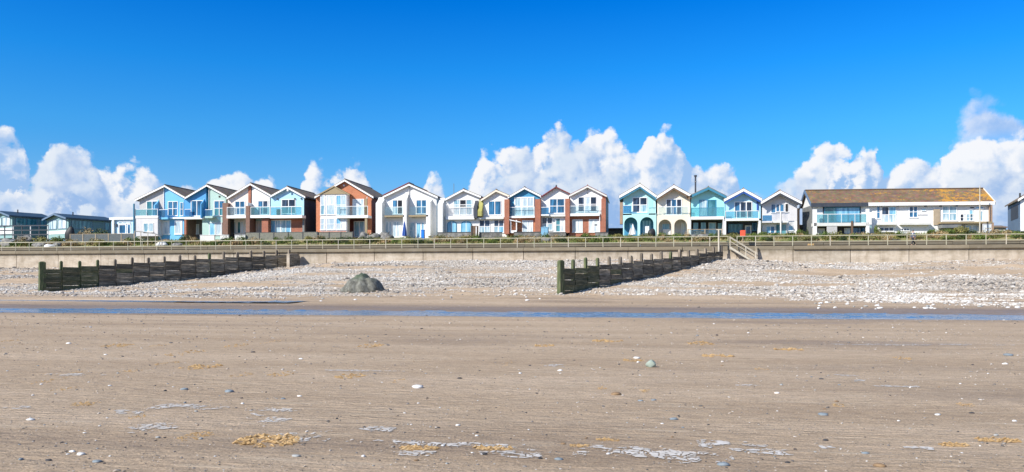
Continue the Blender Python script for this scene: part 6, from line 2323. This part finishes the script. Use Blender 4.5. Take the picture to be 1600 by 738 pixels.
# ------------------------------------------------------------------ person on the promenade
def person():
    x, _, _ = at_y(1427, 380, 1.6)
    root = empty('person', (x, 1.6, ZT - 0.02), R(-75), 'person in a dark blue jacket and black trousers walking on the promenade', 'person')
    H = 1.72

    def skin(name, verts, edges, radii, mat, rootv=0):
        me = bpy.data.meshes.new(name)
        me.from_pydata(verts, edges, [])
        me.materials.append(MATS[mat])
        o = bpy.data.objects.new(name, me)
        COL.objects.link(o)
        o.parent = root
        o.modifiers.new('skin', 'SKIN')
        for i, r in enumerate(radii):
            me.skin_vertices[0].data[i].radius = (r, r) if not isinstance(r, tuple) else r
        me.skin_vertices[0].data[rootv].use_root = True
        m2 = o.modifiers.new('sub', 'SUBSURF')
        m2.levels = 1
        m2.render_levels = 2
        return o
    # walking towards local -y; x is across the body
    v = [(0, 0, 0.92), (0, 0.0, 1.12), (0, -0.01, 1.36), (0, -0.02, 1.47), (0, -0.04, 1.56), (0, -0.05, 1.66),
         (0.09, 0, 0.86), (0.10, -0.16, 0.50), (0.10, -0.24, 0.09), (0.10, -0.38, 0.05),
         (-0.09, 0, 0.86), (-0.10, 0.10, 0.48), (-0.10, 0.32, 0.14), (-0.10, 0.22, 0.05),
         (0.19, 0.0, 1.38), (0.23, 0.12, 1.12), (0.22, 0.06, 0.88), (-0.19, 0.0, 1.38), (-0.23, -0.08, 1.12), (-0.21, -0.22, 0.92)]
    e = [(0, 1), (1, 2), (2, 3), (3, 4), (4, 5), (0, 6), (6, 7), (7, 8), (8, 9), (0, 10), (10, 11), (11, 12), (12, 13), (2, 14), (14, 15), (15, 16), (2, 17), (17, 18), (18, 19)]
    r = [0.13, 0.12, 0.13, 0.055, 0.085, 0.075, 0.09, 0.06, 0.04, 0.035, 0.09, 0.06, 0.04, 0.035, 0.055, 0.042, 0.028, 0.055, 0.042, 0.028]
    skin('body', v, e, r, 'skin')
    # jacket
    jv = [(0, 0, 0.86), (0, 0, 1.12), (0, -0.01, 1.36), (0, -0.02, 1.46), (0.19, 0, 1.38), (0.23, 0.12, 1.12), (0.22, 0.06, 0.93), (-0.19, 0, 1.38), (-0.23, -0.08, 1.12), (-0.215, -0.2, 0.95)]
    je = [(0, 1), (1, 2), (2, 3), (2, 4), (4, 5), (5, 6), (2, 7), (7, 8), (8, 9)]
    skin('jacket', jv, je, [0.165, 0.15, 0.155, 0.08, 0.075, 0.058, 0.045, 0.075, 0.058, 0.045], 'jacket')
    tv = [(0, 0, 0.90), (0.09, 0, 0.84), (0.10, -0.16, 0.50), (0.10, -0.235, 0.13), (-0.09, 0, 0.84), (-0.10, 0.10, 0.48), (-0.10, 0.30, 0.17)]
    te = [(0, 1), (1, 2), (2, 3), (0, 4), (4, 5), (5, 6)]
    skin('trousers', tv, te, [0.14, 0.11, 0.08, 0.06, 0.11, 0.08, 0.06], 'trouser')
    for sx, y0, y1, z in ((0.10, -0.20, -0.42, 0.05), (-0.10, 0.36, 0.18, 0.08)):
        skin('shoe', [(sx, y0, z), (sx, y1, z - 0.01)], [(0, 1)], [0.055, 0.045], 'shoe')
    skin('hair', [(0, 0.01, 1.60), (0, -0.0, 1.69), (0, -0.05, 1.72)], [(0, 1), (1, 2)], [0.075, 0.085, 0.07], 'hair')
    skin('scarf', [(0, -0.06, 1.44), (0, -0.09, 1.30), (0, -0.10, 1.15)], [(0, 1), (1, 2)], [0.09, 0.05, 0.04], 'scarf')
    # face: nose and ears, hands with fingers
    skin('nose', [(0, -0.13, 1.63), (0, -0.155, 1.60)], [(0, 1)], [0.012, 0.016], 'skin')
    for sx in (-0.085, 0.085):
        skin('ear', [(sx, -0.03, 1.65), (sx, -0.03, 1.60)], [(0, 1)], [0.014, 0.010], 'skin')
    for (hx, hy, hz) in ((0.22, 0.06, 0.88), (-0.21, -0.22, 0.92)):
        vv = [(hx, hy, hz), (hx, hy - 0.01, hz - 0.08)]
        ee = [(0, 1)]
        rr = [0.03, 0.03]
        for k, l in enumerate((0.06, 0.075, 0.07, 0.055)):
            b = len(vv)
            yy = hy - 0.035 + k * 0.018
            vv += [(hx, yy, hz - 0.10), (hx, yy - 0.01, hz - 0.10 - l)]
            ee += [(1, b), (b, b + 1)]
            rr += [0.009, 0.008]
        b = len(vv)
        vv += [(hx, hy - 0.05, hz - 0.05), (hx, hy - 0.065, hz - 0.09)]
        ee += [(0, b), (b, b + 1)]
        rr += [0.010, 0.009]
        skin('hand', vv, ee, rr, 'skin')


person()

# small bits on the promenade
x, _, _ = at_y(1268, 383, 0.3)
mb = MB().box(-0.35, 0.35, 0, 0.25, 0, 0.22, 'tan').box(0.36, 0.48, 0.02, 0.22, 0, 0.5, 'dark')
root = empty('kit_bag', (x, 0.45, ZT), 0, 'small orange tan bag left at the foot of the railing posts', 'bag')
MB().box(-0.35, 0.35, 0, 0.25, 0, 0.24, 'weed').build('body', root, bevel=0.05)
MB().tube([(-0.2, 0.12, 0.24), (-0.12, 0.12, 0.34), (0.12, 0.12, 0.34), (0.2, 0.12, 0.24)], 0.02, 'dark', 5).build('handle', root)
